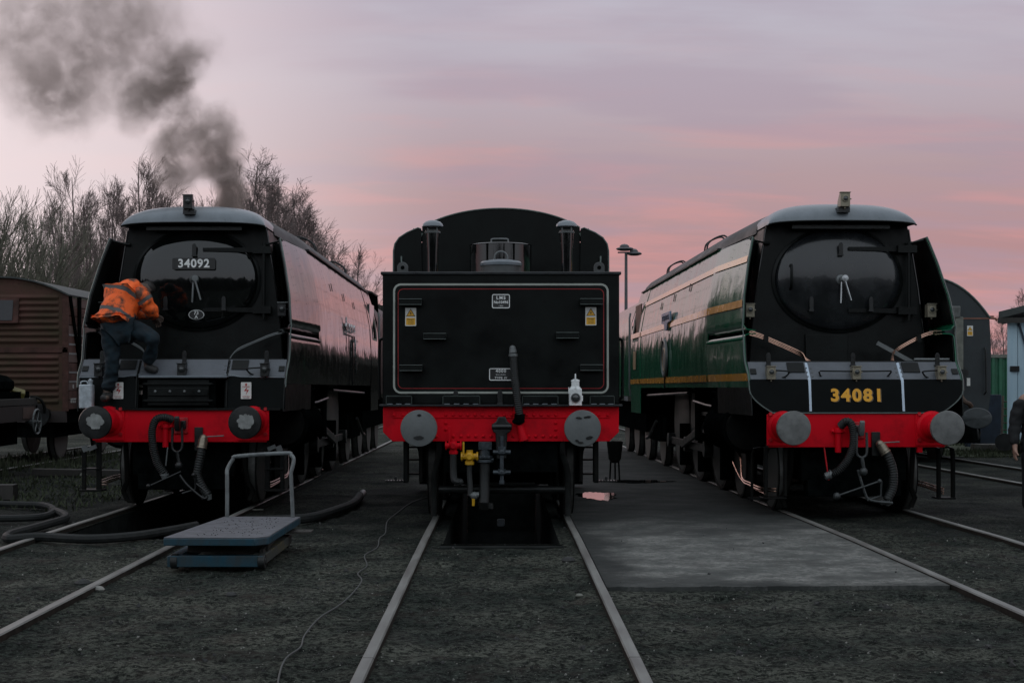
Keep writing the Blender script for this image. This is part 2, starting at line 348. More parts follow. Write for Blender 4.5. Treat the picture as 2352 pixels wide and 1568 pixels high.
def axis(segs):
    out = []
    for a, b, st in segs:
        n = max(1, round((b-a)/st)); out += [a+(b-a)*i/n for i in range(n)]
    return out+[segs[-1][1]]
gx = axis([(-900, -100, 200), (-100, -20, 16), (-20, -6.6, .7), (-6.6, -4.55, .06), (-4.55, -3.17, .06), (-3.17, -.57, .06), (-.57, .57, .06), (.57, 6.6, .06), (6.6, 20, .7), (20, 100, 16), (100, 900, 200)])
gy = axis([(-300, -20, 70), (-20, 5, 2.5), (5, 6.6, .2), (6.6, 13.87, .055), (13.87, 14.3, .06), (14.3, 18, .12), (18, 24, .25), (24, 27, .3), (27, 60, 1.5), (60, 200, 14), (200, 2400, 200)])
def fbm(x, y, s, o=4): return noise.fractal(Vector((x*s, y*s, 3.3)), 1.0, 2.1, o)
def near(x, y):
    d = min([abs(x-r) for r in RAILX] + [abs(x-rtx(y)-s) for s in (-.755, .755)])
    return d
def gheight(x, y):
    z = gz(y) if y < 140 else gz(140)
    if 4 < y < 30 and -7 < x < 7:
        e = 1.
        for a, b, c, d in PITS:
            if a-.1 < x < b+.1 and c-.12 < y < d: e = .0
        k = min(1, near(x, y)/.22)
        if .8 < x < rtx(y)-.8 and y > 10.6: e *= .25
        z += e*(.012*fbm(x, y, .8, 3) + .026*fbm(x, y, 4.5, 5)*(.25+.75*k)) + .018*(1-k)*e - (.016 if e == 1 else 0)
    return z
def build_ground():
    m = M(); nx, ny = len(gx), len(gy)
    m.v = [(x, y, gheight(x, y)) for y in gy for x in gx]
    for j in range(ny-1):
        cy = (gy[j]+gy[j+1])/2
        for i in range(nx-1):
            cx = (gx[i]+gx[i+1])/2
            if any(a < cx < b and c < cy < d for a, b, c, d in PITS): continue
            m.f.append((j*nx+i, j*nx+i+1, (j+1)*nx+i+1, (j+1)*nx+i))
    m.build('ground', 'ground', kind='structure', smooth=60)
build_ground()
for a, b, c, d in PITS:                          # open pits between the rails, with a little water at the bottom
    m = M(); e = .004; dz = -1.05
    m.box(a-.16, a-e, c-.16, d, dz, gz(c)-.03); m.box(b+e, b+.16, c-.16, d, dz, gz(c)-.03)
    m.box(a-e, b+e, c-.16, c-e, dz, gz(c)-.03); m.box(a-e, b+e, d+e, d+.16, dz, gz(d)-.03); m.box(a-.16, b+.16, c-.16, d+.16, dz-.15, dz-.004)
    p = m.build('inspection_pit', 'concrete_pit', kind='structure')
    w = M(); w.box(a+.01, b-.01, c+.05, d-.1, dz, dz+.05); w.build('water', MT['glass'], parent=p, kind='structure')
def rail(x0, y0, x1, y1, par=None):
    m = M(); dx, dy = x1-x0, y1-y0; n = max(1, int((y1-y0)/4)) if y1 > 14 else 1
    rows = []
    sec = [(-.036, -.16), (-.036, -.010), (-.029, 0), (.029, 0), (.036, -.010), (.036, -.16)]
    ys = [y0+(y1-y0)*i/n for i in range(n+1)]
    if y0 < 14 < y1: ys = sorted(set(ys+[14]))
    for y in ys:
        t = (y-y0)/dy; rows.append([(x0+dx*t+u, y, gz(y)+.05+v) for u, v in sec])
    m.sheet(rows, closed=True); k = len(rows[0]); b = len(m.v)
    m.f += [tuple(range(k))[::-1], tuple(b-k+i for i in range(k))]
    o = m.build('rail', 'rail', kind='structure', smooth=20); o.data.materials.append(MT['rail_rust'])
    for p in o.data.polygons:
        if p.normal.z < .5: p.material_index = 1
    return o
for x, j in ((-4.62, 9.2), (-3.11, 7.3), (-.7525, 8.0), (.7525, 8.02)):
    rail(x, 4.5, x, j-.004); rail(x, j+.004, x, 62)
for s in (-.755, .755): rail(rtx(4.5)+s, 4.5, rtx(8.9)+s, 8.896); rail(rtx(8.9)+s, 8.904, rtx(60)+s, 60)
for x in (7.9, 9.4): rail(x+.25, 12, x-.1, 70)
for x in (-10.6, -9.1): rail(x, 12, x, 75)
# dark edging where the pit stops
m = M(); m.box(-.60, .60, 13.62, 13.866, -.16, -.050); m.build('pit_kerb', 'concrete_pit', kind='structure', bevel=.01)
# concrete slab between centre and right roads
def slab():
    mt = mat('slab_concrete', (.225, .225, .208), .8, scale=1.6, bump=.004, bscale=45, col2=(.105, .110, .103), streak=(1, 1.1, 1), ramp=(.40, .62))
    nt = mt.node_tree; b = nt.nodes['Principled BSDF']; src = b.inputs['Base Color'].links[0].from_socket
    tc = nt.nodes.new('ShaderNodeTexCoord')
    def layer(src, scale, st, p0, p1, f, col, seed):
        mp = nt.nodes.new('ShaderNodeMapping'); nt.links.new(tc.outputs['Object'], mp.inputs[0]); mp.inputs['Scale'].default_value = st; mp.inputs['Location'].default_value = (seed, seed*.7, 0)
        n = nt.nodes.new('ShaderNodeTexNoise'); n.inputs['Scale'].default_value = scale; n.inputs['Detail'].default_value = 7; n.inputs['Roughness'].default_value = .68; nt.links.new(mp.outputs[0], n.inputs['Vector'])
        mr = nt.nodes.new('ShaderNodeMapRange'); mr.inputs[1].default_value = p0; mr.inputs[2].default_value = p1; mr.inputs[4].default_value = f; nt.links.new(n.outputs[0], mr.inputs[0])
        mx = nt.nodes.new('ShaderNodeMix'); mx.data_type = 'RGBA'; nt.links.new(mr.outputs[0], mx.inputs[0]); nt.links.new(src, mx.inputs[6]); mx.inputs[7].default_value = (*col, 1); return mx.outputs[2]
    s = layer(src, 1.1, (1, 1, 1), .47, .62, .75, (.045, .046, .044), 3)
    s = layer(s, 3.6, (1, 1.15, 1), .50, .62, .65, (.055, .056, .053), 9)
    s = layer(s, 5.5, (.9, 1.2, 1), .60, .68, .6, (.27, .28, .265), 21)
    s = layer(s, 24, (1, 1, 1), .46, .58, .75, (.075, .08, .075), 5)
    # darker towards the engines and along the rail, eating into the pale patch
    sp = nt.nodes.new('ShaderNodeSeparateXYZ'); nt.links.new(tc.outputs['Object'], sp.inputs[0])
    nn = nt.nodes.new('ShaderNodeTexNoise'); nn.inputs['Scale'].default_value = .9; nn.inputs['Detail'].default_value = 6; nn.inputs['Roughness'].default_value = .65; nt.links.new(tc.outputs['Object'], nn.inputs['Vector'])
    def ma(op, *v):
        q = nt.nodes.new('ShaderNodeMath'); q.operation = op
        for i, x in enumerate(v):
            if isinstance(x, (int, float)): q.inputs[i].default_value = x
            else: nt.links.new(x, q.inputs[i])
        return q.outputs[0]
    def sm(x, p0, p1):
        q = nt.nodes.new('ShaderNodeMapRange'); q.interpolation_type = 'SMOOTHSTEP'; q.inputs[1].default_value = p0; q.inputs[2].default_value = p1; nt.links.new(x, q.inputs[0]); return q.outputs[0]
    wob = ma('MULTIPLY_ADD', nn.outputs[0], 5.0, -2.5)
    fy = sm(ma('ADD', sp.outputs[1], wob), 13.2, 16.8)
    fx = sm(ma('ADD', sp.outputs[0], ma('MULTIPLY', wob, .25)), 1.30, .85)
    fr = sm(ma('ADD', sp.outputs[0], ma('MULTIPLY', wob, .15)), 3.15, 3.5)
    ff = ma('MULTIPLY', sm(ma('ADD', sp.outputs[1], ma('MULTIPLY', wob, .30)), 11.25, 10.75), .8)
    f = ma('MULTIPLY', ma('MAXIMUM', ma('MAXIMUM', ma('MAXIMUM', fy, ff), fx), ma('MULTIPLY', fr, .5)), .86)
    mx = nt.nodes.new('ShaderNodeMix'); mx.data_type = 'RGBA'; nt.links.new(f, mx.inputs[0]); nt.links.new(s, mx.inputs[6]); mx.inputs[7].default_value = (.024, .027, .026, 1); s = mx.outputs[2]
    b.inputs['Specular IOR Level'].default_value = .1
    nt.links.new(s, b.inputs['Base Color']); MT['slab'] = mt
    m = M(); rows = []; N = 130
    ys = [None] + [11.0 + 49*(i/24)**2 for i in range(25)]
    for y in ys:
        row = []
        for i in range(N+1):
            t = i/N
            yy = (10.80+.10*t + .045*noise.noise(Vector((t*11, 0, 0))) + .035*noise.noise(Vector((t*45, 2, 0)))) if y is None else y
            xa, xb = .80, rtx(yy)-.80; x = xa+(xb-xa)*t
            row.append((x, yy, gz(yy)+.032))
        rows.append(row)
    m.sheet(rows)
    e = [(x, y-.008, z-.06) for x, y, z in rows[0]]; m.sheet([e, rows[0]])
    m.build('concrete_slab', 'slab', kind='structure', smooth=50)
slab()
# puddles and wet film
def puddle(cx, cy, rx, ry, seed, label, dz=.004, onslab=False):
    r = random.Random(seed); pts = []
    for i in range(72):
        a = 2*PI*i/72; k = .85+.45*noise.noise(Vector((math.cos(a)*1.7+seed, math.sin(a)*1.7, seed)))+.25*noise.noise(Vector((math.cos(a)*6+seed, math.sin(a)*6, seed)))
        pts.append((cx+rx*k*math.cos(a), cy+ry*k*math.sin(a)))
    z = gz(cy)+(.037 if onslab else .016)+dz
    m = M(); m.prism(pts, 'z', z-.002, z); o = m.build('puddle', MT['puddle'], smooth=0); o.rotation_euler = (0, 0, 0)
    tag(o, label, 'puddle', 'puddles on the yard'); return o
MT['puddle'] = mat('puddle_water', (.012, .013, .013), .03, var=.1, rvar=.01, spec=.6, wav=.0008, wscale=9)
puddle(1.32, 19.6, .33, .75, 3, 'bright puddle on the concrete beside the black tender', onslab=True)
puddle(2.15, 22.6, .62, .35, 5, 'thin dark puddle across the concrete further back than the bright one', onslab=True)
def wet_stain(cx, cy, rx, ry, seed):
    m = M(); pts = []
    for i in range(60):
        a = 2*PI*i/60; k = 1+.45*noise.noise(Vector((math.cos(a)*2.2+seed, math.sin(a)*2.2, seed)))+.25*noise.noise(Vector((math.cos(a)*9, math.sin(a)*9, seed)))
        pts.append((cx+rx*k*math.cos(a), cy+ry*k*math.sin(a)))
    z = gz(cy)+.012; m.add([(x, y, z) for x, y in pts], [tuple(range(60))]); m.build('wet_ash', 'wet', smooth=0, kind='structure')
MT['wet'] = mat('wet_ash', (.030, .034, .033), .5, scale=5, col2=(.14, .155, .16), streak=(.5, 1.4, 1), ramp=(.47, .66), rvar=.25)
for q in ((1.6, 21.0, .6, .22, 3),): wet_stain(*q)
# loose stones and cinders
def chips(name, n, m_, size, seed, xr, yr, pw=1.):
    r = random.Random(seed); m = M()
    for _ in range(n):
        y = yr[0]+(yr[1]-yr[0])*r.random()**pw; hw = y*.372; x = r.uniform(max(xr[0], -hw-.2), min(xr[1], hw+.2))
        if .8 < x < rtx(y)-.8 and y > 10.7 and r.random() > .06: continue
        if any(a-.05 < x < b+.05 and c-.05 < y < d for a, b, c, d in PITS): continue
        if near(x, y) < .05: continue
        if noise.noise(Vector((x*1.1, y*1.1, seed))) < -.05 and r.random() < .8: continue
        s = size*(.35+1.3*r.random()**3); z = gheight(x, y) if not (.8 < x < rtx(y)-.8 and y > 10.7) else gz(y)+.032
        rot = Euler((r.uniform(0, 6), r.uniform(0, 6), r.uniform(0, 6))).to_matrix()
        vs = [Vector((x, y, z+s*.25)) + rot @ (Vector(p)*s*r.uniform(.6, 1.2)) for p in ((1, 0, 0), (-1, 0, 0), (0, 1, 0), (0, -1, 0), (0, 0, .7), (0, 0, -.7))]
        m.add(vs, [(0, 2, 4), (2, 1, 4), (1, 3, 4), (3, 0, 4), (2, 0, 5), (1, 2, 5), (3, 1, 5), (0, 3, 5)])
    m.build(name, m_, kind='stuff', smooth=0)
chips('gravel', 5200, 'ash', .010, 5, (-6, 6), (7, 17), 1.25)
chips('cinders', 420, 'ash', .020, 15, (-6, 6), (7, 16), 1.1)
chips('pebbles', 1500, 'stone', .0075, 9, (-6, 6), (7, 16), 1.2)
# ------------------------------------------------------------------ hoses and cable on the ground
hp = [W(830, 1132, 19.8), W(812, 1152, 18.6), W(770, 1170, 17.6), W(700, 1190, 16.4), W(640, 1196, 15.9)]
hp = [Vector((p.x, p.y, gz(p.y)+.065)) for p in hp]
def onground(px, py, dz=0.):
    d = 3267*(EYE+.05-dz)/(py-866)
    if d > 14: d = 3267*(EYE+.05-dz-14*DROP)/((py-866)-3267*DROP)
    p = W(px, py, d); return p
m = M(); m.tube(smoothpath([(*onground(826, 1142, .07).xy, gz(19)+.10), onground(810, 1156, .06), onground(770, 1172, .06), onground(715, 1188, .06), onground(650, 1193, .06), onground(560, 1196, .06)], 6), .055, 10)
o = m.build('hose', 'hose'); tag(o, 'thick dark hose with a brass end lying behind the blue trolley', 'hose', 'hoses on the ground')
q = M(); q.cyl(onground(826, 1142, .07)+Vector((0, 0, .0)), onground(834, 1134, .07)+Vector((0, 0, .02)), .052, .045); q.build('hose_coupling', 'steel', parent=o)
pts = [(-80, 1155), (60, 1158), (100, 1160), (122, 1168), (118, 1178), (80, 1188), (-60, 1191)]
pts2 = [(120, 1170), (148, 1182), (148, 1191), (110, 1203), (55, 1218), (20, 1228), (22, 1237), (90, 1232), (200, 1237), (300, 1231), (380, 1219), (450, 1206)]
m = M(); m.tube(smoothpath([onground(a, b, .05) for a, b in pts], 6), .042, 9)
m.tube(smoothpath([onground(a, b, .055)+Vector((0, 0, .0 if i not in (0,) else -.0)) for i, (a, b) in enumerate(pts2)], 6), .046, 9)
tag(m.build('hose', 'hose'), 'long dark hose looped at the left and lying over the rail and pit edge', 'hose', 'hoses on the ground')
cable = [(638, 1590), (640, 1552), (655, 1515), (690, 1482), (700, 1455), (735, 1415), (790, 1375), (830, 1335), (822, 1318), (843, 1294), (838, 1272), (866, 1252), (872, 1235), (885, 1222), (890, 1195), (915, 1172), (945, 1150), (985, 1138)]
m = M(); m.tube(smoothpath([Vector((*onground(a, b, .01).xy, gheight(*onground(a, b, .01).xy)+.012)) for a, b in cable], 8), .0058, 6)
tag(m.build('cable', mat('cable_grey', (.050, .056, .053), .55, var=.2)), 'thin grey cable snaking over the ash towards the tender', 'cable')
# ------------------------------------------------------------------ blue lift trolley
def trolley():
    T = thing('lift_trolley', 'low blue scissor lift trolley with a grey push handle on the ash', 'trolley', (-2.42, 12.0, -.05))
    # deck slopes with the ground: local x -.43..+.43, y 0..1.85
    m = M(); z0, z1 = .215, .275
    poly = [(-.43, 0), (.34, -.02), (.44, .10), (.47, 1.78), (-.27, 1.80)]
    m.prism(poly, 'z', z1-.008, z1); m.build('deck_top', 'trolley_top', T)
    m = M(); m.prism([(x*1.006, y*1.003-.004) for x, y in poly], 'z', z0-.01, z1-.009); m.build('deck_edge', 'trolley_blue', T, bevel=.006)
    m = M(); m.box(-.41, .40, .03, .12, .0+.02, .115); m.build('base_beam', 'trolley_blue', T, bevel=.006)
    m = M(); m.box(.30, .41, .12, 1.62, .035, .12); m.build('base_side', mat('worn_yellow', (.045, .050, .045), .6, scale=6, col2=(.13, .105, .02), ramp=(.5, .75), bump=.002), T, bevel=.005)
    m = M(); m.box(-.40, -.30, .12, 1.62, .035, .12); m.build('base_side', 'trolley_blue', T, bevel=.005)
    m = M(); m.obox((.36, .85, .165), (.03, 1.3, .035), (.05, 0, 0)); m.obox((-.32, .85, .165), (.03, 1.3, .035), (-.05, 0, 0)); m.obox((.05, .35, .14), (.7, .05, .06)); m.build('scissor_arm', 'dark_wood', T)
    for x, y in ((.38, .08), (-.36, .08), (.36, 1.55), (-.36, 1.55)):
        w = M(); w.cyl((x-.025, y, .065), (x+.035, y, .065), .065, n=20); w.cyl((x+.03, y, .065), (x+.042, y, .065), .03, n=12); w.build('wheel', 'rubber', T, bevel=.006)
    m = M(); m.cyl((.52, 1.45, .16), (.55, 1.5, .17), .01); m.box(.30, .62, 1.40, 1.62, .155, .17); m.build('pedal', 'dark_wood', T)
    a, b = Vector((-.235, 1.76, .26)), Vector((.405, 1.74, .26))
    path = [a, a+Vector((0, 0, .42)), a+Vector((0, .02, .48)), a+Vector((.05, .04, .57)), a+Vector((.10, .04, .60)), b+Vector((-.08, .04, .63)), b+Vector((-.02, .03, .61)), b+Vector((.005, .02, .56)), b+Vector((-.02, 0, .44)), b]
    m = M(); m.tube([path[0]] + smoothpath(path[1:-1], 4) + [path[-1]], .0195, 10); m.build('handle', 'tube', T)
    m = M(); m.cyl((-.10, 1.95, .36), (.03, 1.95, .362), .008, n=6); 
    # grit on the deck
    r = random.Random(3); g = M()
    for _ in range(120):
        x, y, s = r.uniform(-.2, .38), r.uniform(.1, 1.7), r.uniform(.002, .006); g.obox((x, y, z1+s*.3), (s*2, s*1.5, s), (r.random(), r.random(), r.random()*3))
    g.build('grit', 'ash', T, kind='stuff', smooth=0)
trolley()
m = M(); p = onground(590, 1172, .01); m.obox(p+Vector((0, 0, .012)), (.16, .03, .012), (0, 0, .05)); tag(m.build('wood_offcut', mat('pale_offcut', (.20, .20, .17), .7), bevel=.003), 'pale stick lying on the ash behind the trolley handle', 'stick')

for k, (px, py, s, m_, lab) in enumerate(((1330, 1361, .030, 'coach_pale', 'small white stone lying just inside the right rail of the middle track'), (531, 1357, .045, 'ash', 'dark cinder lump on the ash below the blue trolley'), (190, 1335, .06, 'ash', 'dark clod beside the near rail of the left track'), (228, 1352, .045, 'stone', 'pale clod on the trolley side of the near left rail'), (1305, 1285, .06, 'ash', 'black coal lump between the rails near the right rail'))):
    p = onground(px, py, .02); m = M(); m.ball((0, 0, 0), (s, s*.8, s*.55), 8); r_ = random.Random(k)
    m.v = [tuple(c*(1+.35*noise.noise(Vector(v)*25+Vector((k, 0, 0)))) for c in v) for v in m.v]
    o = m.build('stone', m_, loc=(p.x, p.y, gheight(p.x, p.y)+s*.25), smooth=0); tag(o, lab, 'stone', 'loose stones on the yard')
# ------------------------------------------------------------------ the two streamlined engines
PZ = [(1.0, 1.335), (1.5, 1.345), (1.9, 1.36), (2.2, 1.355), (2.6, 1.33), (3.0, 1.255), (3.3, 1.165), (3.36, 1.14)]
def half(z): return lerp_table(PZ, z)
YL = [(1.18, .565), (1.30, .58), (1.45, .62), (1.62, .66), (1.80, .86), (2.10, .93), (2.22, .94), (2.48, 1.02), (3.0, 1.22), (3.33, 1.36)]
def lead(z): return lerp_table(YL, z)
def wid(z, y):
    f = max(0, min(1, (3.4-y)/2.6)); f = f*f*(3-2*f)
    k = 1-.075*f
    if z > 2.2: k -= .030*f*min(1, (z-2.2)/.8)
    return half(z)*k
def zs(a, b, n): return [a+(b-a)*i/n for i in range(n+1)]
def side_rows(s, z0, z1, nz, y0f, y1, ny, off=0.):
    rows = []
    for z in zs(z0, z1, nz):
        a = y0f(z) if callable(y0f) else y0f
        rows.append([(s*(wid(z, y)+off), y, z) for y in [a+(y1-a)*i/ny for i in range(ny+1)]])
    return rows
def lamp_iron(R, x, y, z, h=.20, w=.052):
    m = M(); p = [(-w/2, 0), (w/2, 0), (w/2, h*.8), (w*.3, h*.97), (0, h), (-w*.3, h*.97), (-w/2, h*.8)]
    m.prism([(x+a, z+b) for a, b in p], 'y', y-.008, y+.008); m.box(x-w*.6, x+w*.6, y-.01, y+.09, z-.012, z+.01)
    return m.build('lamp_iron', 'greasy', R, bevel=.003)
def elec_lamp(R, x, y, z, m_, w=.105, h=.165, dep=.15, cone=False):
    m = M()
    if cone:
        m.add([(x+sx*w/2*k, yy, z+sz*h/2*k+dz) for yy, k, dz in ((y, 1, 0), (y+dep*.35, 1, 0), (y+dep*1.9, .35, -.02)) for sx, sz in ((-1, -1), (1, -1), (1, 1), (-1, 1))],
              [(0, 1, 2, 3), (11, 10, 9, 8)] + [(i*4+j, i*4+(j+1) % 4, (i+1)*4+(j+1) % 4, (i+1)*4+j) for i in range(2) for j in range(4)])
    else: m.box(x-w/2, x+w/2, y, y+dep, z-h/2, z+h/2)
    m.box(x-w/2-.008, x+w/2+.008, y-.012, y+dep*.3, z+h/2, z+h/2+.01)
    m.cyl((x+w/2, y+.03, z+.01), (x+w/2+.022, y+.03, z+.01), .009, n=8); m.cyl((x, y+.03, z-h/2-.025), (x, y+.03, z-h/2), .011, n=8)
    o = m.build('electric_lamp', m_, R, bevel=.005)
    q = M(); q.lathe([(.040, 0), (.040, .012), (.030, .014), (.030, .004)], (x, y, z+.012), (0, -1, 0), 18); q.build('lamp_ring', m_, o)
    q = M(); q.lathe([(.031, 0), (.028, .008), (.015, .013), (.0, .014)], (x, y, z+.012), (0, -1, 0), 16); q.build('lamp_glass', 'lens', o)
    return o
def ribbed(path, r, pitch=.022, amp=.10):
    P = smoothpath(path, 14); out = []; rs = []; acc = 0
    L = [0]
    for a, b in zip(P, P[1:]): L.append(L[-1]+(b-a).length)
    n = int(L[-1]/(pitch/4)); j = 0
    for i in range(n+1):
        t = L[-1]*i/n
        while j < len(P)-2 and L[j+1] < t: j += 1
        f = (t-L[j])/max(1e-6, L[j+1]-L[j]); out.append(P[j].lerp(P[j+1], f)); rs.append(r*(1+amp*math.sin(2*PI*t/pitch)))
    m = M(); m.tube(out, rs, 12); return m
def buffer(R, x, z, m_, worn=False, base_y=.60, r=.194):
    m = M(); m.lathe([(r*.96, -.045), (r, -.035), (r, -.012), (r*.97, 0), (r*.6, .008), (0, .012)], (x, .012, z), (0, -1, 0), 40)
    h = m.build('buffer_head', m_, R)
    if worn:
        q = M(); rr = random.Random(int(x*10)+50); pts = []
        for i in range(44):
            a = 2*PI*i/44; k = .098*(1+.22*noise.noise(Vector((math.cos(a)*2, math.sin(a)*2, x)))+.12*noise.noise(Vector((math.cos(a)*7, math.sin(a)*7, x)))) + .02*noise.noise(Vector((math.cos(a)*14, math.sin(a)*14, x)))
            pts.append((x+.01+k*math.cos(a), z+.01+k*math.sin(a)*.88))
        q.prism(pts, 'y', -.0025, .004); q.build('worn_patch', 'grey_wear', h, smooth=0)
    m = M(); m.cyl((x, .03, z), (x, .34, z), .085, n=20); m.build('buffer_shank', 'greasy', R)
    m = M(); m.lathe([(.125, .30), (.135, .29), (.135, .25), (.120, .24), (.150, .06), (.185, .03), (.185, 0)], (x, base_y, z), (0, -1, 0), 28)
    m.prism([(x-.19, .82), (x+.19, .82), (x+.19, 1.185), (x-.19, 1.185)], 'y', base_y-.018, base_y+.004)
    b = m.build('buffer_stock', 'red', R, bevel=.006)
    q = M()
    for sx in (-.15, .15):
        for sz in (-.15, .15): q.cyl((x+sx, base_y-.045, z+sz), (x+sx, base_y-.015, z+sz), .022, n=6)
    q.build('stock_bolts', 'red_dark', b, kind='stuff')
def wheel(R, x, y, r, s, spokes=False, m_='under'):
    m = M(); w = .135
    m.lathe([(r+.028, 0), (r+.030, .012), (r+.008, .032), (r, .04), (r-.004, w), (r-.06, w), (r-.075, w*.8), (r*.45, w*.62), (r*.2, w*.95), (0, w*.95)], (x, y, r), (s, 0, 0), 48)
    o = m.build('wheel', m_, R)
    m = M(); m.lathe([(r+.001, .042), (r+.0015, .10), (r-.002, .12)], (x, y, r), (s, 0, 0), 48); m.lathe([(r*.93, w*.96), (r*.91, w+.004)], (x, y, r), (s, 0, 0), 40); m.build('tyre', 'railside', o)
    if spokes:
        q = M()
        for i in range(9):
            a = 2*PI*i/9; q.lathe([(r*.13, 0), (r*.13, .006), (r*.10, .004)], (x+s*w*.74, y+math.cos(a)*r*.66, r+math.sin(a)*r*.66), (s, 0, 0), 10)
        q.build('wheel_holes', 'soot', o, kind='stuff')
    return o
def engine(green, loc, rz, label, group):
    R = thing('steam_locomotive', label, 'locomotive', loc, (-DROP, 0, rz), group)
    body = 'green' if green else 'side_gloss'; roof = 'roof' if green else 'roof'
    CY = 12.0
    # ---- sides
    for s in (-1, 1):
        m = M(); m.sheet(side_rows(s, 1.5, 3.36, 22, 3.02, 10.75, 16)); m.build('casing_side', body, R, solid=.012)
        m = M(); m.sheet(side_rows(s, 1.5, 2.10, 8, lead, 3.03, 10, .003) + [[(s*(wid(2.1, y)-k), y, z) for y in [lead(2.1)+(3.03-lead(2.1))*i/10 for i in range(11)]] for z, k in ((2.125, .012), (2.14, .05), (2.145, .14))]); m.build('lower_side', body, R, solid=.012)
        m = M(); m.sheet(side_rows(s, 2.05, 3.34, 6, lambda z: lead(z)+.5, 3.1, 4, -.15)); m.build('deflector_back', 'soot', R, solid=.01)
        m = M(); m.sheet(side_rows(s, 2.26, 3.32, 10, lambda z: lead(z)+.012, 3.02, 6, .001)); m.build('deflector_lining', 'black', R, solid=.006)
        m = M(); m.sheet(side_rows(s, 1.5, 2.12, 6, lambda z: lead(z)+.012, 3.0, 6, -.018)); m.build('side_lining', 'black', R, solid=.006)
        m = M(); m.sheet(side_rows(s, 1.17, 1.5, 4, lead, 2.45, 6, .001)); m.build('front_valance', 'black', R, solid=.012)
        m = M(); rows = [[(s*(wid(2.3, y)-.13), y, 2.17) for y in zs(.96, 3.0, 8)], [(s*(wid(2.3, y)-.02), y, 2.185) for y in zs(.95, 3.01, 8)]] + side_rows(s, 2.24, 3.33, 12, lead, 3.04, 8, .02)
        m.sheet(rows); d = m.build('smoke_deflector', body, R, solid=.012, smooth=50)
        # pale edge of the sheet
        m = M(); m.tube([(s*(wid(z, lead(z))+.012+(.012 if z > 2.2 else 0)), lead(z)-.006, z) for z in zs(1.46, 3.33, 30)] + [(s*(wid(3.33, 1.9)+.012), 2.2, 3.335), (s*(wid(3.33, 3)+.012), 3.0, 3.335)], .009, 6)
        m.build('sheet_edge', 'edge', R)
        # vertical seams, rivets
        m = M()
        for y in (1.55, 2.2, 3.05, 4.3, 5.6, 7.0, 8.3, 9.6):
            for z in zs(1.56, 3.26, 17):
                o = .032 if (y < 3.03 and z > 2.2) else .012
                if 2.1 < z < 2.22 and y < 3: continue
                m.lathe([(.0075, 0), (.005, .003), (0, .004)], (s*(wid(z, y)+o), y, z), (s, 0, 0), 6)
        for z in (2.62, 2.86):
            for i in range(56): y = 3.2+i*.13; m.lathe([(.006, 0), (.004, .002), (0, .003)], (s*(wid(z, y)+.012), y, z), (s, 0, 0), 5)
        for i in range(24):
            y = 1.02+i*.086; m.lathe([(.022, -.02), (.022, .006), (.014, .016), (0, .018)], (s*(wid(2.1, y)+.004), y, 2.085), (s, 0, 0), 8)
        m.build('rivets', body, R, kind='stuff')
        m = M()
        for y, z in ((5.1, 2.98), (6.7, 2.93), (8.2, 2.88)): m.obox((s*(wid(z, y)+.012), y, z), (.008, .06, .12), (0, -s*.19, 0))
        m.obox((s*(half(1.9)+.015), 7.15, 1.86), (.02, .025, .74)); m.obox((s*(half(1.9)+.013), 6.6, 2.22), (.012, .02, .26)); m.obox((s*(half(1.9)+.013), 7.5, 2.2), (.012, .02, .26)); m.build('access_cover', 'black', R, bevel=.003)
        # cab
        m = M(); m.sheet([[(s*(half(max(z, 1.5))+.008-.09*max(0, min(1, (z-2.25)/.9))*0), y, z) for y in zs(10.72, 12.3, 3)] for z in zs(1.02, 2.42, 8)]); m.sheet([[(s*(half(z)+.008), y, z) for y in zs(10.72, 11.1, 2)] for z in zs(2.42, 3.36, 6)])
        m.sheet([[(s*(half(z)+.008), y, z) for y in zs(12.05, 12.3, 2)] for z in zs(2.42, 3.36, 6)]); m.sheet([[(s*(half(z)+.008), y, z) for y in zs(11.1, 12.05, 2)] for z in zs(3.1, 3.36, 3)])
        c = m.build('cab_side', body, R, solid=.012)
        m = M(); m.box(min(s*1.27, s*1.29), max(s*1.27, s*1.29), 11.1, 12.05, 2.42, 3.1); m.build('window', 'maroon' if green else 'glass', c)
        m = M()
        for y0, y1, z0, z1 in ((11.08, 11.13, 2.40, 3.12), (12.02, 12.07, 2.40, 3.12), (11.13, 12.02, 2.39, 2.43)):
            rr = [[(s*(half(z)+.012), y0, z) for z in zs(z0, z1, 4)], [(s*(half(z)+.012), y1, z) for z in zs(z0, z1, 4)]]; m.sheet(rr)
        m.build('window_frame', 'coach_pale', c, solid=.02)
        if green:
            for z0, z1, ya in ((1.575, 1.665, .0), (2.46, 2.55, .0), (3.02, 3.10, .0)):
                m = M(); n = 22
                for (y0, y1, o) in ((None, 3.02, .006), (3.05, 10.72, .0155), (10.74, 12.28, .0235)):
                    if z0 > 2.2 and y0 is None: o = .0345
                    if z0 > 3 and y0 and y0 > 10: continue
                    rows = []
                    for z in zs(z0, z1, 2):
                        a = lead(z)+.02 if y0 is None else y0
                        rows.append([(s*(wid(z, y)+o), y, z) for y in [a+(y1-a)*i/10 for i in range(11)]])
                    m.sheet(rows)
                m.build('lining', 'line', R)
            m = M(); m.sheet([[(s*(half(z)+.024), y, z) for y in zs(11.25, 11.7, 2)] for z in zs(1.85, 2.2, 3)]); m.build('cab_crest', 'crest', R)
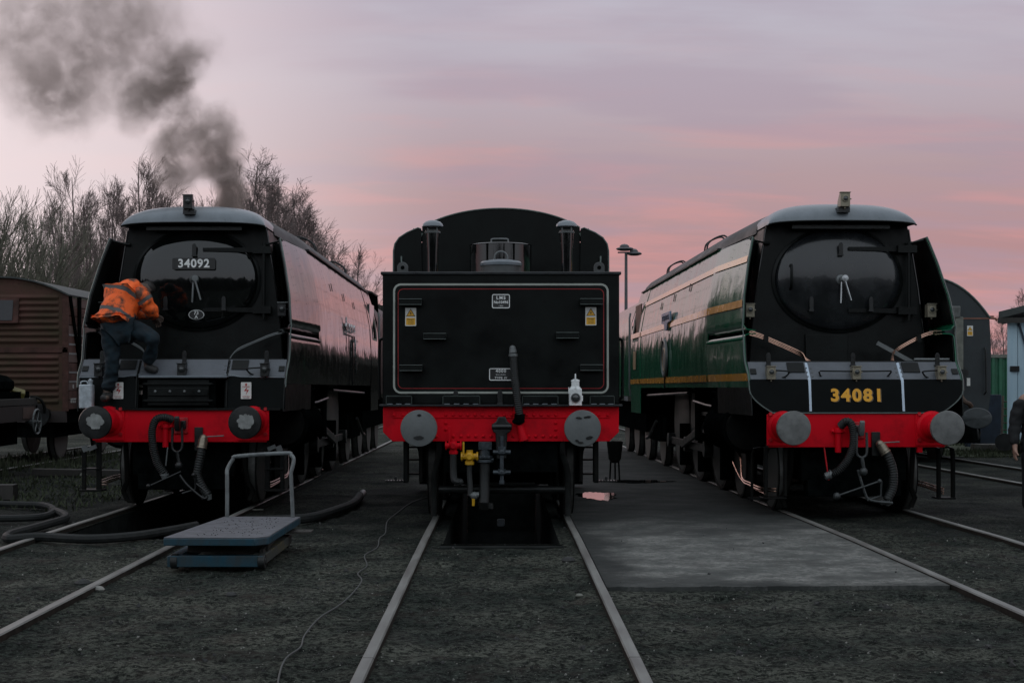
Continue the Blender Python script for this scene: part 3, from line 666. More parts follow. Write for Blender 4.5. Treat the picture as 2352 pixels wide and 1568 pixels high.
    # ---- nameplate on both sides
    for s in (-1, 1):
        x = s*(half(2.52)+.03); rot = (PI/2, 0, s*PI/2)
        if green:
            m = M(); m.prism([(-.50, .09), (.50, .09), (.50, -.07), (.2, -.09), (.12, -.2), (-.12, -.2), (-.2, -.09), (-.50, -.07)], 'x', -.015, .015)
            o = m.build('nameplate', 'blueplate', R, loc=(x, 7.0, 2.62), bevel=.004)
            text('plate_lettering', '92 SQUADRON', .115, 'number_dark', o, (s*.017, 0, 0), rot, .002)
            m = M(); m.lathe([(.20, 0), (.20, .02), (.17, .03), (.16, .015), (0, .015)], (s*(half(1.95)+.012), 7.1, 1.95), (s, 0, 0), 30, 1.5 if False else 1, 1); o = m.build('crest_plate', 'crest', R)
            m = M(); m.lathe([(.31, 0), (.31, .03), (.28, .04), (.28, .02)], (s*(half(1.95)+.012), 7.1, 1.98), (s, 0, 0), 30); m.build('crest_rim', 'steel', o)
        else:
            m = M(); m.box(-.012, .012, -.62, .62, -.11, -.08); m.box(-.012, .012, -.64, -.60, -.12, .17); m.box(-.012, .012, .60, .64, -.2, -.08)
            o = m.build('nameplate', 'bright', R, loc=(x, 6.9, 2.42), bevel=.004)
            text('plate_lettering', 'CITY OF WELLS', .20, 'bright', o, (s*.004, 0, .01), rot, .008)
            m = M(); m.prism([(-.2, .25), (.2, .25), (.2, -.05), (0, -.32), (-.2, -.05)], 'x', -.012, .012); o = m.build('crest_plate', 'bright', R, loc=(s*(half(1.95)+.03), 7.6, 2.02), bevel=.004)
            m = M(); m.prism([(-.15, .2), (.15, .2), (.15, -.03), (0, -.24), (-.15, -.03)], 'x', -.004, .016); m.build('crest_field', 'gloss', o)
    # ---- roof, cowl
    prof = [(1.14, 3.36), (1.09, 3.46), (.99, 3.565), (.84, 3.645), (.62, 3.70), (.30, 3.725), (0, 3.73)]
    prof = prof + [(-x, z) for x, z in prof[-2::-1]]
    front = [(.90, 3.45), (.885, 3.53), (.83, 3.62), (.72, 3.69), (.55, 3.735), (.28, 3.755), (0, 3.757)]
    front = front + [(-x, z) for x, z in front[-2::-1]]
    rows = []
    for y, t in ((2.0, 0), (2.5, .25), (3.1, .75), (3.5, 1), (6, 1), (9, 1), (12.0, 1)):
        rows.append([(a[0]+(b[0]-a[0])*t, y, a[1]+(b[1]-a[1])*t-.012*(1 if y == 2.0 else 0)) for a, b in zip(front, prof)])
    m = M(); m.sheet(rows); ro = m.build('casing_roof', roof, R, solid=.015)
    m = M()
    for y in (5.2, 9.4):
        [m.tube(smoothpath([(s*1.0, y+q, 3.52), (s*.98, y+q, 3.64), (s*.88, y+q, 3.72), (s*.74, y+q, 3.76), (s*.66, y+q, 3.68)], 4), .013, 6) for s in (-1, 1) for q in (0, .22)]
    m.build('roof_fittings', roof, ro, kind='stuff')
    m = M()
    for s in (-1, 1): m.box(min(s*1.10, s*1.17), max(s*1.10, s*1.17), 3.3, 12.1, 3.362, 3.385)
    m.build('roof_edge', roof, R)
    rows = []; N = 40
    for v in zs(0, 1, 9) + [1.5, 2.1]:
        vv = min(1, v); h = .05+.245*math.sin(vv*PI/2)**.9; y = 1.14+.42*(1-math.cos(vv*PI/2)) if v <= 1 else 1.56+(v-1)*.9
        row = []
        for i in range(N+1):
            t = PI*(.012+.976*i/N); c, sn = math.cos(t), math.sin(t)
            x = .905*math.copysign(abs(c)**(2/2.9), c)*(1-.02*vv); z = 3.455+h*abs(sn)**(2/2.7)
            row.append((x, y+.10*(1-vv)*abs(c)**3, z))
        rows.append(row)
    m = M(); m.sheet(rows); cowl = m.build('cowl', 'slate_sheen', R, solid=.014, smooth=50)
    m = M(); m.tube(rows[0][1:-1], .010, 6); m.build('cowl_lip', 'black', cowl)
    m = M(); m.prism([(-.84, 3.3), (.84, 3.3), (.82, 3.5), (.6, 3.62), (-.6, 3.62), (-.82, 3.5)], 'y', 1.75, 1.78); m.box(-.60, .60, 1.30, 1.32, 3.425, 3.475); m.box(-.84, .84, 1.55, 1.75, 3.40, 3.42); m.build('cowl_baffle', 'under2', R, bevel=.003)
    # ---- smokebox front
    fp = [(-1.09, 1.78), (1.09, 1.78), (1.06, 2.2), (1.0, 2.7), (.92, 3.2), (.87, 3.5), (-.87, 3.5), (-.92, 3.2), (-1.0, 2.7), (-1.06, 2.2)]
    m = M(); m.prism(fp, 'y', 1.5, 1.56); m.build('smokebox_front', 'black', R, bevel=.01)
    for s in (-1, 1):
        m = M(); m.sheet([[(s*x, y, z) for y in (1.53, 2.2, 2.9)] for x, z in ((1.09, 1.78), (1.06, 2.2), (1.0, 2.7), (.92, 3.2), (.885, 3.46))]); m.build('smokebox_side', 'black', R, solid=.01)
        m = M(); m.tube([(s*x, 1.495, z) for x, z in ((1.085, 1.8), (1.06, 2.2), (1.0, 2.7), (.92, 3.2), (.885, 3.44))], .010, 6); m.build('front_bead', 'gloss', R)
        m = M(); m.cyl((s*.86, 1.48, 3.26), (s*1.09, 1.42, 3.31), .012, n=8); m.cyl((s*.84, 1.46, 3.26), (s*.92, 1.46, 3.27), .02, n=8); m.build('stay', 'black', R)
    dz = 2.82; EX = 1.235
    m = M(); m.lathe([(.655, 0), (.655, .02), (.628, .035), (.615, .02)], (0, 1.5, dz), (0, -1, 0), 64, EX, 1.); m.build('door_ring', 'black', R)
    prof_d = [(.62, 0.01), (.618, .035), (.60, .055), (.56, .075)] + [(.56*(1-t)+.0005, .079+.09*(1-(1-t)**2)) for t in zs(.04, 1, 10)]
    m = M(); m.lathe(prof_d, (0, 1.495, dz), (0, -1, 0), 72, EX, 1.); door = m.build('smokebox_door', 'gloss' if not green else 'door_green_engine', R, smooth=50)
    def dy(x, z):
        r = min(1, math.hypot(x/EX, z-dz)/.56); return 1.495-.079-.09*(1-r*r) if r < 1 else 1.44
    for z in (dz+.37, dz-.385):
        m = M(); pts = [.10, .30, .50, .66, .78]
        rows = [[(x, dy(x, z)-.014, z-.020-.016*(x-.1)) for x in pts], [(x, dy(x, z)-.014, z+.020+.016*(x-.1)) for x in pts]]
        m.sheet(rows); m.box(.72, .95, 1.37, 1.46, z-.045, z+.045)
        h = m.build('hinge_strap', 'black', door, solid=.012)
    m = M(); m.cyl((.86, 1.40, dz-.5), (.86, 1.40, dz+.45), .022, n=10); m.build('hinge_post', 'black', R)
    hy = dy(0, dz-.02)
    m = M(); m.lathe([(.062, 0), (.058, .02), (.035, .03), (.035, .06), (.025, .08), (0, .082)], (0, hy, dz-.01), (0, -1, 0), 20); m.build('dart_boss', 'steel' if green else 'steel_dull', door)
    m = M(); m.tube([(.0, hy-.05, dz-.02), (-.015, hy-.06, dz-.30)], [.014, .011], 8); m.build('dart_handle', 'bright' if green else 'steel', door)
    m = M(); m.tube([(.02, hy-.085, dz-.0), (.10, hy-.10, dz-.27)], [.014, .011], 8); m.lathe([(.04, 0), (.04, .03), (0, .032)], (.03, hy-.07, dz), (0, -1, 0), 14); m.build('dart_handle', 'bright' if green else 'steel', door)
    lamp_iron(R, 0, dy(0, 3.19)-.05, 3.11, .15)
    for x in (-.36, .37): lamp_iron(R, x, dy(x, 2.52)-.06, 2.43, .17)
    if green:
        m = M(); m.tube(smoothpath([(-.60, dy(-.60, 2.92), 2.98), (-.60, 1.33, 2.97), (-.60, 1.33, 2.75), (-.60, dy(-.6, 2.7), 2.70)], 4), .017, 8); m.build('door_grab_rail', 'black', door)
    else:
        m = M(); m.prism(rrect(.54, .145, .02), 'y', -.012, .012); o = m.build('number_plate', 'sign_black', R, loc=(0, 1.30, 3.005), bevel=.003)
        text('plate_number', '34092', .145, 'white', o, (0, -.014, 0), ext=.003, bold=.004, sp=1.12)
        m = M(); m.lathe([(.10, -.005), (.10, .006), (.094, .009), (.092, .002)], (0, 0, 0), (0, -1, 0), 32, .98, .62); o = m.build('shed_plate_rim', 'white', R, loc=(.02, dy(.02, 2.37)-.03, 2.37))
        m = M(); m.lathe([(.091, 0), (.091, .0045), (0, .005)], (0, 0, 0), (0, -1, 0), 28, .98, .62); q = m.build('shed_plate', 'sign_black', o, loc=(0, -.002, 0))
        text('shed_code', '73', .062, 'white', o, (0, -.010, .022), bold=.001); text('shed_code', 'A', .06, 'white', o, (0, -.010, -.028), bold=.001)
    # ---- platform in front of the smokebox
    m = M(); m.box(-1.22, 1.22, .86, 1.52, 1.765, 1.785); m.build('platform', 'black', R)
    m = M(); m.tube([(-1.20, .86, 1.80), (1.20, .86, 1.80)], .012, 6); m.build('platform_edge', 'black', R)
    yg0, yg1 = .655, .845
    def strip(x0, x1, z0, z1, m_, name, off=0., par=R):
        f = lambda z: .60+(yg0-.60)*(z-1.2)/.38 if z < 1.58 else yg0+(yg1-yg0)*(z-1.58)/.21
        mm = M(); mm.add([(x0, f(z0)-off, z0), (x1, f(z0)-off, z0), (x1, f(z1)-off, z1), (x0, f(z1)-off, z1)], [(0, 1, 2, 3)])
        return mm.build(name, m_, par, solid=.012)
    fy = lambda z: .60+(yg0-.60)*(z-1.2)/.38 if z < 1.58 else yg0+(yg1-yg0)*(z-1.58)/.21
    E = 1.235
    for x0, x1 in ((-E, -.535), (-.525, .525), (.535, E)):
        strip(x0, x1, 1.585, 1.79, 'band', 'front_plate')
    for s in (-1, 1):
        a = strip(s*.58, s*.78, 1.67, 1.785, 'black', 'hatch', .016)
        pts = [(s*1.0+.20*math.cos(t), 1.592+.16*math.sin(t)) for t in zs(0, PI, 14)]
        mm = M(); mm.add([(x, fy(z)-.014, z) for x, z in pts] + [(x, fy(z)+.01, z) for x, z in pts], [tuple(range(15)), tuple(range(29, 14, -1))]); mm.build('lamp_recess', 'soot', R, smooth=0)
        strip(s*1.155, s*1.225, 1.65, 1.71, 'black', 'side_hatch', .016)
        q = M()
        for z in (1.62, 1.67, 1.72): 
            for x in (s*.555, s*.50): q.lathe([(.013, 0), (.009, .008), (0, .009)], (x, fy(z)-.014, z), (0, -1, 0), 8)
        q.build('bolts', 'steel', R, kind='stuff')
        mm = M(); mm.tube([(s*.545, fy(z)-.012, z) for z in (1.22, 1.4, 1.575, 1.59, 1.785)], .012 if not green else .020, 6, flat=.4 if green else 1); mm.build('joint_strip', 'bluestrip' if green else 'slate_sheen', R) if green else mm.build('joint_strip', 'black', R)
        mm = M(); mm.tube(smoothpath([(s*1.03, .62, 1.70), (s*.80, .63, 1.685), (s*.79, .64, 1.66), (s*.83, .66, 1.62), (s*.9, .69, 1.60)], 4), .010, 6); mm.build('lamp_conduit', 'black', R)
    for x in (-1.0, 0, 1.0):
        elec_lamp(R, x, fy(1.66)-.13, 1.665, 'brass' if green else 'greasy', .10, .15, .12); lamp_iron(R, x, fy(1.79)-.07, 1.755, .15)
    if green:
        mm = M(); mm.tube(smoothpath([(-.42, .66, 1.69), (0, .63, 1.685), (.42, .66, 1.69)], 3) + smoothpath([(.42, .66, 1.68), (.36, .69, 1.61), (.2, .70, 1.59), (-.2, .70, 1.59), (-.38, .69, 1.61), (-.43, .66, 1.68)], 3), .010, 6); mm.build('lamp_conduit', 'black', R)
        rows = []
        for z in (1.20, 1.26, 1.33, 1.42, 1.52, 1.582):
            k = max(0, 1-(z-1.20)/.26); w = wid(z, lead(z)) - .26*k**1.7
            rows.append([(x, fy(z)-.004-.0*abs(x), z) for x in zs(-w, w, 12)])
        mm = M(); mm.sheet(rows); mm.build('number_panel', 'number_panel', R, solid=.012)
        mm = M(); mm.tube([(s0*(wid(z, lead(z))-.26*max(0, 1-(z-1.20)/.26)**1.7+.008), fy(z)-.012, z) for s0, z in [(-1, z) for z in zs(1.46, 1.20, 10)] + [(1, z) for z in zs(1.20, 1.46, 10)]], .010, 6); mm.build('panel_edge', 'edge', R)
        text('running_number', '34081', .20, 'shadow_letter', R, (.014, fy(1.40)-.020, 1.394), (PI/2-.14, 0, 0), .001, 1.05, .008, 1.22)
        text('running_number', '34081', .20, 'number', R, (0, fy(1.40)-.024, 1.40), (PI/2-.14, 0, 0), .002, 1.05, .008, 1.22)
        for s in (-1, 1):
            elec_lamp(R, s*1.11, 1.30, 2.43, 'brass', .105, .155, .12)
            mm = M(); mm.box(min(s*1.06, s*1.20), max(s*1.06, s*1.20), 1.32, 1.36, 2.52, 2.53); mm.build('lamp_bracket', 'black', R)
            for k in range(4 if s < 0 else 3):
                o = k*.016
                mm = M(); mm.tube(smoothpath([(s*1.17, 1.30, 2.19-o), (s*1.0, 1.28, 2.145-o), (s*.75, 1.2, 2.03-o), (s*.60, 1.1, 1.95-o), (s*(.54-o*.3), 1.0, 1.90-o), (s*(.52-o), .90, 1.81)], 4), .0075, 6)
                mm.build('copper_pipe', 'copper', R)
            mm = M(); mm.obox((s*.93, 1.24, 2.09), (.05, .03, .085)); mm.build('pipe_clip', 'black', R)
        mm = M(); mm.box(-.40, .12, 1.46, 1.5, 1.80, 2.15); mm.build('front_cover', 'black', R, bevel=.006)
        mm = M(); mm.obox((.62, 1.1, 1.90), (.55, .03, .05), (0, .5, 0)); mm.cyl((.78, .95, 1.83), (1.2, .95, 1.83), .018, n=8); mm.build('step_bar', 'steel', R)
        rg = random.Random(4); rag = M()
        for i in range(7): rag.ball((-1.0+rg.uniform(-.08, .2), .98+rg.uniform(-.05, .1), 1.81+rg.uniform(0, .03)), (.07, .05, rg.uniform(.02, .05)), 7)
    else:
        for s in (-1, 1):
            elec_lamp(R, s*1.10, 1.30, 2.43, 'greasy', .105, .155, .12)
            mm = M(); mm.box(min(s*1.04, s*1.20), max(s*1.04, s*1.20), 1.30, 1.36, 2.52, 2.53); mm.build('lamp_bracket', 'steel', R)
            for k in range(2):
                o = k*.018; mm = M(); mm.tube(smoothpath([(s*1.17, 1.30, 2.16-o), (s*1.0, 1.28, 2.13-o), (s*.75, 1.2, 2.02-o), (s*.60, 1.1, 1.94-o), (s*.54, 1.0, 1.86), (s*.53, .90, 1.81)], 4), .008, 6); mm.build('pipe', 'steel', R)
            a = [(s*.52, 1.2), (s*1.25, 1.2), (s*1.25, 1.585), (s*.66, 1.585), (s*.58, 1.575), (s*.52, 1.55)]
            mm = M(); mm.add([(x, fy(z)-.006, z) for x, z in a], [tuple(range(6))]); mm.build('lower_plate', 'number_panel', R, solid=.012)
            mm = M(); mm.tube([(s*x, fy(z)-.012, z) for x, z in ((1.24, 1.58), (.70, 1.585), (.62, 1.60), (.56, 1.61), (.50, 1.612))], .009, 6); mm.build('plate_bead', 'slate_sheen', R)
            # warning sign
            mm = M(); mm.prism(rrect(.125, .20, .008), 'y', -.003, .003); o = mm.build('warning_sign', 'sign_white', R, loc=(s*.77+.012, .60, 1.42))
            mm = M(); mm.add([(x, -.0045, z) for x, z in ((0, .09), (.018, .07), (.008, .07), (.008, .055), (-.008, .055), (-.008, .07), (-.018, .07))], [tuple(range(7))]); mm.build('arrow_mark', 'sign_red', o, smooth=0)
            mm = M(); mm.add([(x, -.0045, z) for x, z in ((.004, .035), (-.026, -.006), (.010, -.004), (-.004, -.055), (.034, .010), (.0, .008), (.016, .035))], [tuple(range(7))]); mm.build('flash_mark', 'sign_red', o, smooth=0)
            text('sign_lettering', 'DANGER', .022, 'sign_red', o, (0, -.0045, .045), ext=.0005); text('sign_lettering', 'OVERHEAD', .017, 'sign_red', o, (0, -.0045, -.072), ext=.0005); text('sign_lettering', 'LIVE WIRES', .014, 'sign_black', o, (0, -.0045, -.088), ext=.0005)
        # central recess with its ribbed box
        mm = M(); mm.box(-.47, .41, .62, .66, 1.22, 1.57); mm.build('recess_back', 'soot', R)
        mm = M(); mm.box(-.50, .56, .54, .70, 1.572, 1.60); mm.build('recess_ledge', 'slate_sheen', R, bevel=.006)
        mm = M(); mm.box(-.40, .34, .575, .62, 1.24, 1.55); o = mm.build('vent_box', 'black', R, bevel=.006)
        mm = M(); mm.box(-.39, .33, .555, .575, 1.355, 1.455); mm.build('box_plate', 'black', o, bevel=.006)
        for z in (1.50, 1.30):
            mm = M(); mm.prism([(-.46, z), (-.42, z-.014), (.36, z-.014), (.40, z), (.36, z+.014), (-.42, z+.014)], 'y', .545, .58); mm.build('box_rib', 'black', o, bevel=.004)
        for x in (-.30, -.125, .05, .225):
            mm = M(); mm.lathe([(.018, 0), (.014, .012), (0, .016)], (x, .555, 1.41), (0, -1, 0), 10); mm.build('bolt', 'steel', o)
        mm = M(); mm.box(-1.2, 1.2, .56, .64, 1.185, 1.21); mm.build('footplate_lip', 'black', R)
    elec_lamp(R, -.02, 1.02, 3.745, 'brass' if green else 'greasy', .115, .165, .16, True); 
    mm = M(); mm.box(-.09, .05, 1.08, 1.3, 3.60, 3.665); mm.build('lamp_bracket', 'greasy', R)
    # ---- buffer beam and what hangs from it
    m = M(); m.box(-1.03, 1.03, .60, .65, .80, 1.195); m.build('buffer_beam', 'red', R, bevel=.006)
    for x in (-.87, .87): buffer(R, x, 1.05 if not green else 1.04, 'buffer_plain' if green else 'greasy', not green)
    m = M(); m.box(-.085, .085, .575, .60, .90, 1.10); m.build('hook_plate', 'red_dark', R, bevel=.01)
    m = M(); hk = [(.03, 1.12), (.06, 1.10), (.085, 1.04), (.085, .96), (.05, .91), (0, .91), (-.03, .94), (-.03, .97), (.02, .955), (.04, .98), (.035, 1.05)]
    m.prism([(u*.9+.47-.0, w) for u, w in [(0.10, 1.04), (.06, 1.06), (.0, 1.05), (-.06, 1.07), (-.10, 1.12), (-.125, 1.10), (-.12, 1.0), (-.08, .94), (-.02, .935), (.05, .97), (.10, .98)]], 'x', -.028, .028); m.box(-.07, .07, .53, .58, .96, 1.06)
    m.build('coupling_hook', 'steel' if green else 'greasy', R, bevel=.008)
    st = 'chain_steel' if green else 'greasy'
    m = M(); y = .40
    m.tube(smoothpath([(-.055, y, .98), (-.06, y, .80), (-.05, y, .72), (0, y, .69), (.05, y, .72), (.06, y, .80), (.055, y, .98)], 4), .016, 8); m.build('coupling_link', st, R)
    m = M(); m.tube([(0, y, .70), (.02, y, .58), (.03, y, .50)], .022, 8); m.ball((.02, y, .53), .05, 10); m.build('coupling_screw', st, R)
    m = M(); m.tube(smoothpath([(-.04, y+.02, .55), (.03, y, .30), (.10, y, .20), (.35, y-.02, .17)], 4) if green else smoothpath([(.03, y, .42), (.12, y, .30), (.30, y, .15), (.36, y, .16), (.34, y, .22), (.22, y, .32)], 4), .017, 8); m.build('coupling_shackle', st, R)
    m = M(); m.tube([(-.28, y-.04, .26), (.20, y-.02, .42)] if green else [(-.30, y-.04, .30), (.05, y-.02, .46)], .011, 8); m.ball((-.30, y-.04, .25) if green else (-.33, y-.04, .29), .045 if green else .028, 12); m.ball((.20, y-.02, .42), .028, 10); m.build('screw_lever', st, R)
    m = M(); m.tube([(.22, y-.02, .42), (.22, y, .25), (.06, y, .20)], .014, 8); m.build('coupling_link', st, R)
    # vacuum hose and pipe
    vx = -.17 if green else -.12
    m = M(); m.cyl((vx-.06, .57, .74), (vx-.06, .57, 1.03), .036, n=14); m.cyl((vx-.06, .57, .97), (vx-.06, .57, 1.01), .055, n=14); m.cyl((vx-.14, .57, .99), (vx+.02, .57, .99), .02, n=8); m.build('vacuum_pipe', 'red', R, bevel=.004)
    if green: path = [(-.20, .56, 1.05), (-.16, .50, 1.10), (-.11, .46, 1.08), (-.085, .43, .96), (-.10, .42, .80), (-.17, .41, .65), (-.27, .41, .54), (-.36, .42, .49)]
    else: path = [(-.10, .56, 1.07), (-.18, .50, 1.10), (-.27, .47, 1.07), (-.31, .45, .95), (-.30, .44, .78), (-.25, .43, .58), (-.18, .43, .46), (-.16, .44, .43)]
    ribbed(path, .046).build('vacuum_hose', 'rubber', R)
    e = Vector(path[-1]); m = M(); m.cyl(e, e+(Vector((-.06, 0, -.02)) if green else Vector((.01, 0, -.06))), .05, .04, 12); m.lathe([(.055, 0), (.055, .02)], e, (-1, 0, .2) if green else (0, 0, -1), 12); m.build('hose_coupling', 'steel', R)
    m = M(); m.tube([(vx-.22, .58, .80), (vx-.17, .57, .42)] if green else [(vx-.03, .56, .74), (vx-.05, .54, .52)], .009, 6); m.build('drain_rod', 'red_dark' if green else 'steel', R)
    # steam heat hose
    hx = .30 if green else .24
    path = [(hx-.02, .50, .78), (hx+.03, .48, .70), (hx+.08, .46, .52), (hx+.07, .45, .34), (hx+.0, .43, .20)] if green else [(hx+.04, .50, .78), (hx+.03, .48, .70), (hx-.0, .46, .52), (hx-.01, .45, .40), (hx+.06, .44, .26), (hx+.12, .43, .18)]
    ribbed(path, .052, .03, .05).build('steam_heat_hose', 'rubber', R)
    m = M(); p0, p1 = Vector(path[0]), Vector(path[1]); d = (p1-p0).normalized(); m.cyl(p0-d*.06, p0+d*.03, .058, n=14); m.cyl(p0+d*.035, p0+d*.055, .064, n=14); m.ball(p0-d*.07, .05, 10); m.build('hose_valve', 'valve_bronze', R)
    m = M(); m.tube([p0-d*.09, p0-d*.09+Vector((.24, 0, .012))], .008, 6); m.build('valve_lever', 'steel', R)
    e = Vector(path[-1]); m = M(); m.cyl(e, e+Vector((.02, 0, -.06)), .05, .03, 10); m.ball(e+Vector((-.06, 0, -.03)), .03, 8); m.build('hose_coupling', 'steel', R)
    m = M(); m.box(.165, .265, .575, .60, .70, .98); m.build('hose_bracket', 'under2', R, bevel=.005)
    if green:
        m = M(); m.box(.71, .77, .61, .66, .74, .80); m.build('beam_lug', 'red', R)
    # ---- bogie, frames, wheels, motion
    m = M(); m.box(-.62, .62, .75, 1.2, .40, .80); m.box(-.60, .60, 1.2, 11.5, .45, 1.5); m.box(-.55, .55, .72, .95, .22, .42); m.build('main_frame', 'soot', R, bevel=.01)
    for s in (-1, 1):
        for y in (1.45, 3.45): wheel(R, s*.70, y, .475, s)
        for y in (5.05, 7.0, 8.95): wheel(R, s*.70, y, .94, s, True)
        wheel(R, s*.70, 11.4, .475, s)
        m = M(); m.box(min(s*.86, s*1.26), max(s*.86, s*1.26), 1.9, 3.3, .84, 1.36); m.cyl((s*1.05, 1.85, .98), (s*1.05, 3.35, .98), .31, n=24); m.build('cylinder', 'soot', R, bevel=.02)
        m = M(); m.cyl((s*1.05, 1.80, .98), (s*1.05, 1.86, .98), .27, n=24); m.build('cylinder_cover', 'under', R, bevel=.01)
        m = M(); m.box(min(s*1.0, s*1.13), max(s*1.0, s*1.13), 3.4, 5.1, 1.09, 1.14); m.box(min(s*1.0, s*1.13), max(s*1.0, s*1.13), 3.4, 5.1, .84, .885); m.box(min(s*1.02, s*1.09), max(s*1.02, s*1.09), 3.35, 5.0, .95, 1.0); m.build('slide_bar', 'railside', R, bevel=.006)
        m = M(); m.box(min(s*1.15, s*1.19), max(s*1.15, s*1.19), 4.9, 5.1, .75, 1.35); m.box(min(s*.9, s*1.2), max(s*.9, s*1.2), 5.02, 5.1, .72, 1.5); m.build('motion_bracket', 'soot', R, bevel=.01)
        m = M(); m.box(min(s*.98, s*1.03), max(s*.98, s*1.03), 4.95, 9.05, .53, .65)
        for y in (5.05, 7.0, 8.95): m.cyl((s*.95, y, .59), (s*1.08, y, .59), .12, n=16)
        m.build('coupling_rod', 'under2', R, bevel=.006)
        m = M(); m.obox((s*1.10, 5.9, .76), (.05, 2.3, .11), (-.15, 0, 0)); m.build('connecting_rod', 'under2', R, bevel=.006)
        m = M(); m.box(min(s*1.05, s*1.30), max(s*1.05, s*1.30), 2.5, 2.75, .98, 1.52); m.tube(smoothpath([(s*1.28, 2.62, 1.40), (s*1.33, 2.62, 1.44), (s*1.34, 2.75, 1.43), (s*1.34, 2.85, 1.36)], 4), .014, 6); m.build('lubricator_box', 'soot', R, bevel=.01)
        m = M(); m.tube([(s*1.0, 3.2, 1.2), (s*1.2, 4.0, 1.25), (s*1.2, 5.2, 1.3)], .02, 6); m.tube([(s*1.25, 5.4, 1.42), (s*1.25, 10.4, 1.36)], .022, 6); m.tube([(s*1.2, 9.6, .9), (s*1.2, 10.6, .6), (s*1.2, 11.0, .55)], .03, 6); m.build('feed_pipe', 'under2', R)
        for y in (4.05, 6.05, 8.0):
            m = M(); m.box(min(s*.80, s*1.0), max(s*.80, s*1.0), y-.06, y+.06, .2, .9); m.build('brake_hanger', 'soot', R, bevel=.01)
        m = M(); m.box(min(s*.75, s*.95), max(s*.75, s*.95), 10.2, 12.2, .55, .95); m.build('trailing_frame', 'soot', R, bevel=.01)
        # front steps behind the buffers
        if green:
            m = M()
            for yy, xx in ((.80, 1.02), (.80, 1.19)): m.tube([(s*(xx-.10), .70, .80), (s*(xx-.02), yy-.02, .78), (s*xx, yy, .70), (s*xx, yy, .20 if s > 0 else .16)], .030, 6, flat=.35)
            m.box(min(s*1.0, s*1.21), max(s*1.0, s*1.21), .76, .98, .18, .20); m.build('front_step', 'under', R)
            if s < 0:
                m = M(); m.box(-1.06, -1.02, .72, .78, .22, .80); m.box(-.83, -.79, .72, .78, .22, .80); m.box(-1.08, -.80, .70, .95, .19, .21); m.build('step_post', 'under', R, bevel=.006)
        else:
            m = M(); m.box(s*1.02-.03, s*1.02+.03, .70, .74, .22, .80); m.box(s*1.20-.025, s*1.20+.025, .70, .74, .20, .70); m.box(s*1.11-.13, s*1.11+.13, .66, .92, .20, .225); m.box(s*1.11-.10, s*1.11+.10, .68, .9, .46, .48); m.build('front_step', 'under', R, bevel=.005)
            m = M(); m.obox((s*1.08, .66, .73), (.10, .02, .05), (0, -.4, 0)); m.obox((s*1.17, .66, .72), (.07, .02, .07), (0, -.4, 0)); m.build('step_clamp', 'steel', R)
        m = M(); m.tube([(s*.72, .80, .80), (s*.72, .86, .50), (s*.74, .95, .30), (s*.80, 1.0, .18), (s*.75, 1.0, .07)], .032, 6, flat=.5); m.build('guard_iron', 'under', R)
        # sanding pipes
        for k in range(3):
            o = k*.030
            m = M(); m.tube(smoothpath([(s*1.02, 2.9+.2*k, .80-.05*k), (s*1.0, 2.55, .62-o), (s*1.06, 2.1, .36-o), (s*1.08, 1.5, .33-o), (s*1.06, .90, .31-o), (s*.92 if s < 0 else s*1.05, .72, .31-o)] if k < 2 else [(s*.98, 3.2, .50), (s*1.02, 2.4, .32), (s*1.06, 1.5, .28), (s*1.05, .72, .25)], 4), .010, 6)
            m.build('sanding_pipe', 'copper' if green else 'copper_dull', R)
    # ---- ashpan, cab back and floor, so the engine closes at the rear
    m = M(); m.box(-1.25, 1.25, 12.2, 12.28, 1.0, 2.0); m.box(-1.0, 1.0, 10.6, 12.2, .5, 1.0); m.box(-1.28, 1.28, 10.6, 12.3, 1.4, 1.45); m.box(-1.1, 1.1, 10.7, 10.75, 1.4, 3.4); m.box(-1.2, 1.2, 2.9, 10.7, 1.42, 1.46); m.build('cab_floor', 'soot', R)
    return R
def mats_engine():
    MT['steel_dull'] = mat('dull_steel', (.07, .075, .075), .45, metal=.3, var=.3, scale=12)
    MT['chain_steel'] = mat('chain_steel', (.060, .066, .066), .42, metal=.4, var=.35, scale=14, bump=.002)
    MT['edge'] = mat('sheet_edge', (.10, .125, .115), .35, metal=.3, var=.2, scale=9)
    MT['under2'] = mat('oily_steel', (.020, .022, .021), .36, metal=.4, var=.4, scale=9, bump=.002)
    MT['number_dark'] = mat('plate_dark', (.03, .04, .07), .4)
    MT['number_panel'] = mat('number_panel', (.005, .0065, .0065), .38, var=.3, scale=4, bump=.0008, spec=.06)
    MT['door_green_engine'] = mat('door_black', (.014, .016, .018), .25, coat=.35, var=.3, scale=4, wav=.003, wscale=2)
    MT['valve_bronze'] = mat('valve_bronze', (.30, .26, .20), .35, metal=.7, var=.3, scale=12)
    MT['copper_dull'] = mat('dull_copper', (.30, .22, .17), .3, metal=.9, var=.3, scale=9)
    MT['buffer_plain'] = mat('buffer_plain', (.17, .175, .17), .5, metal=.3, var=.25, scale=9, bump=.002, bscale=50)
mats_engine()
GE = 'air-smoothed express engines standing in the yard'
black_engine = engine(False, (-3.855, 16.5, .02-DROP*2.5), 0.0, 'black streamlined steam engine with white front number and a worker on its platform', GE)
green_engine = engine(True, (4.155, 15.97, -.02-DROP*2), .0185, 'green streamlined steam engine with yellow running number on its front panel', GE)
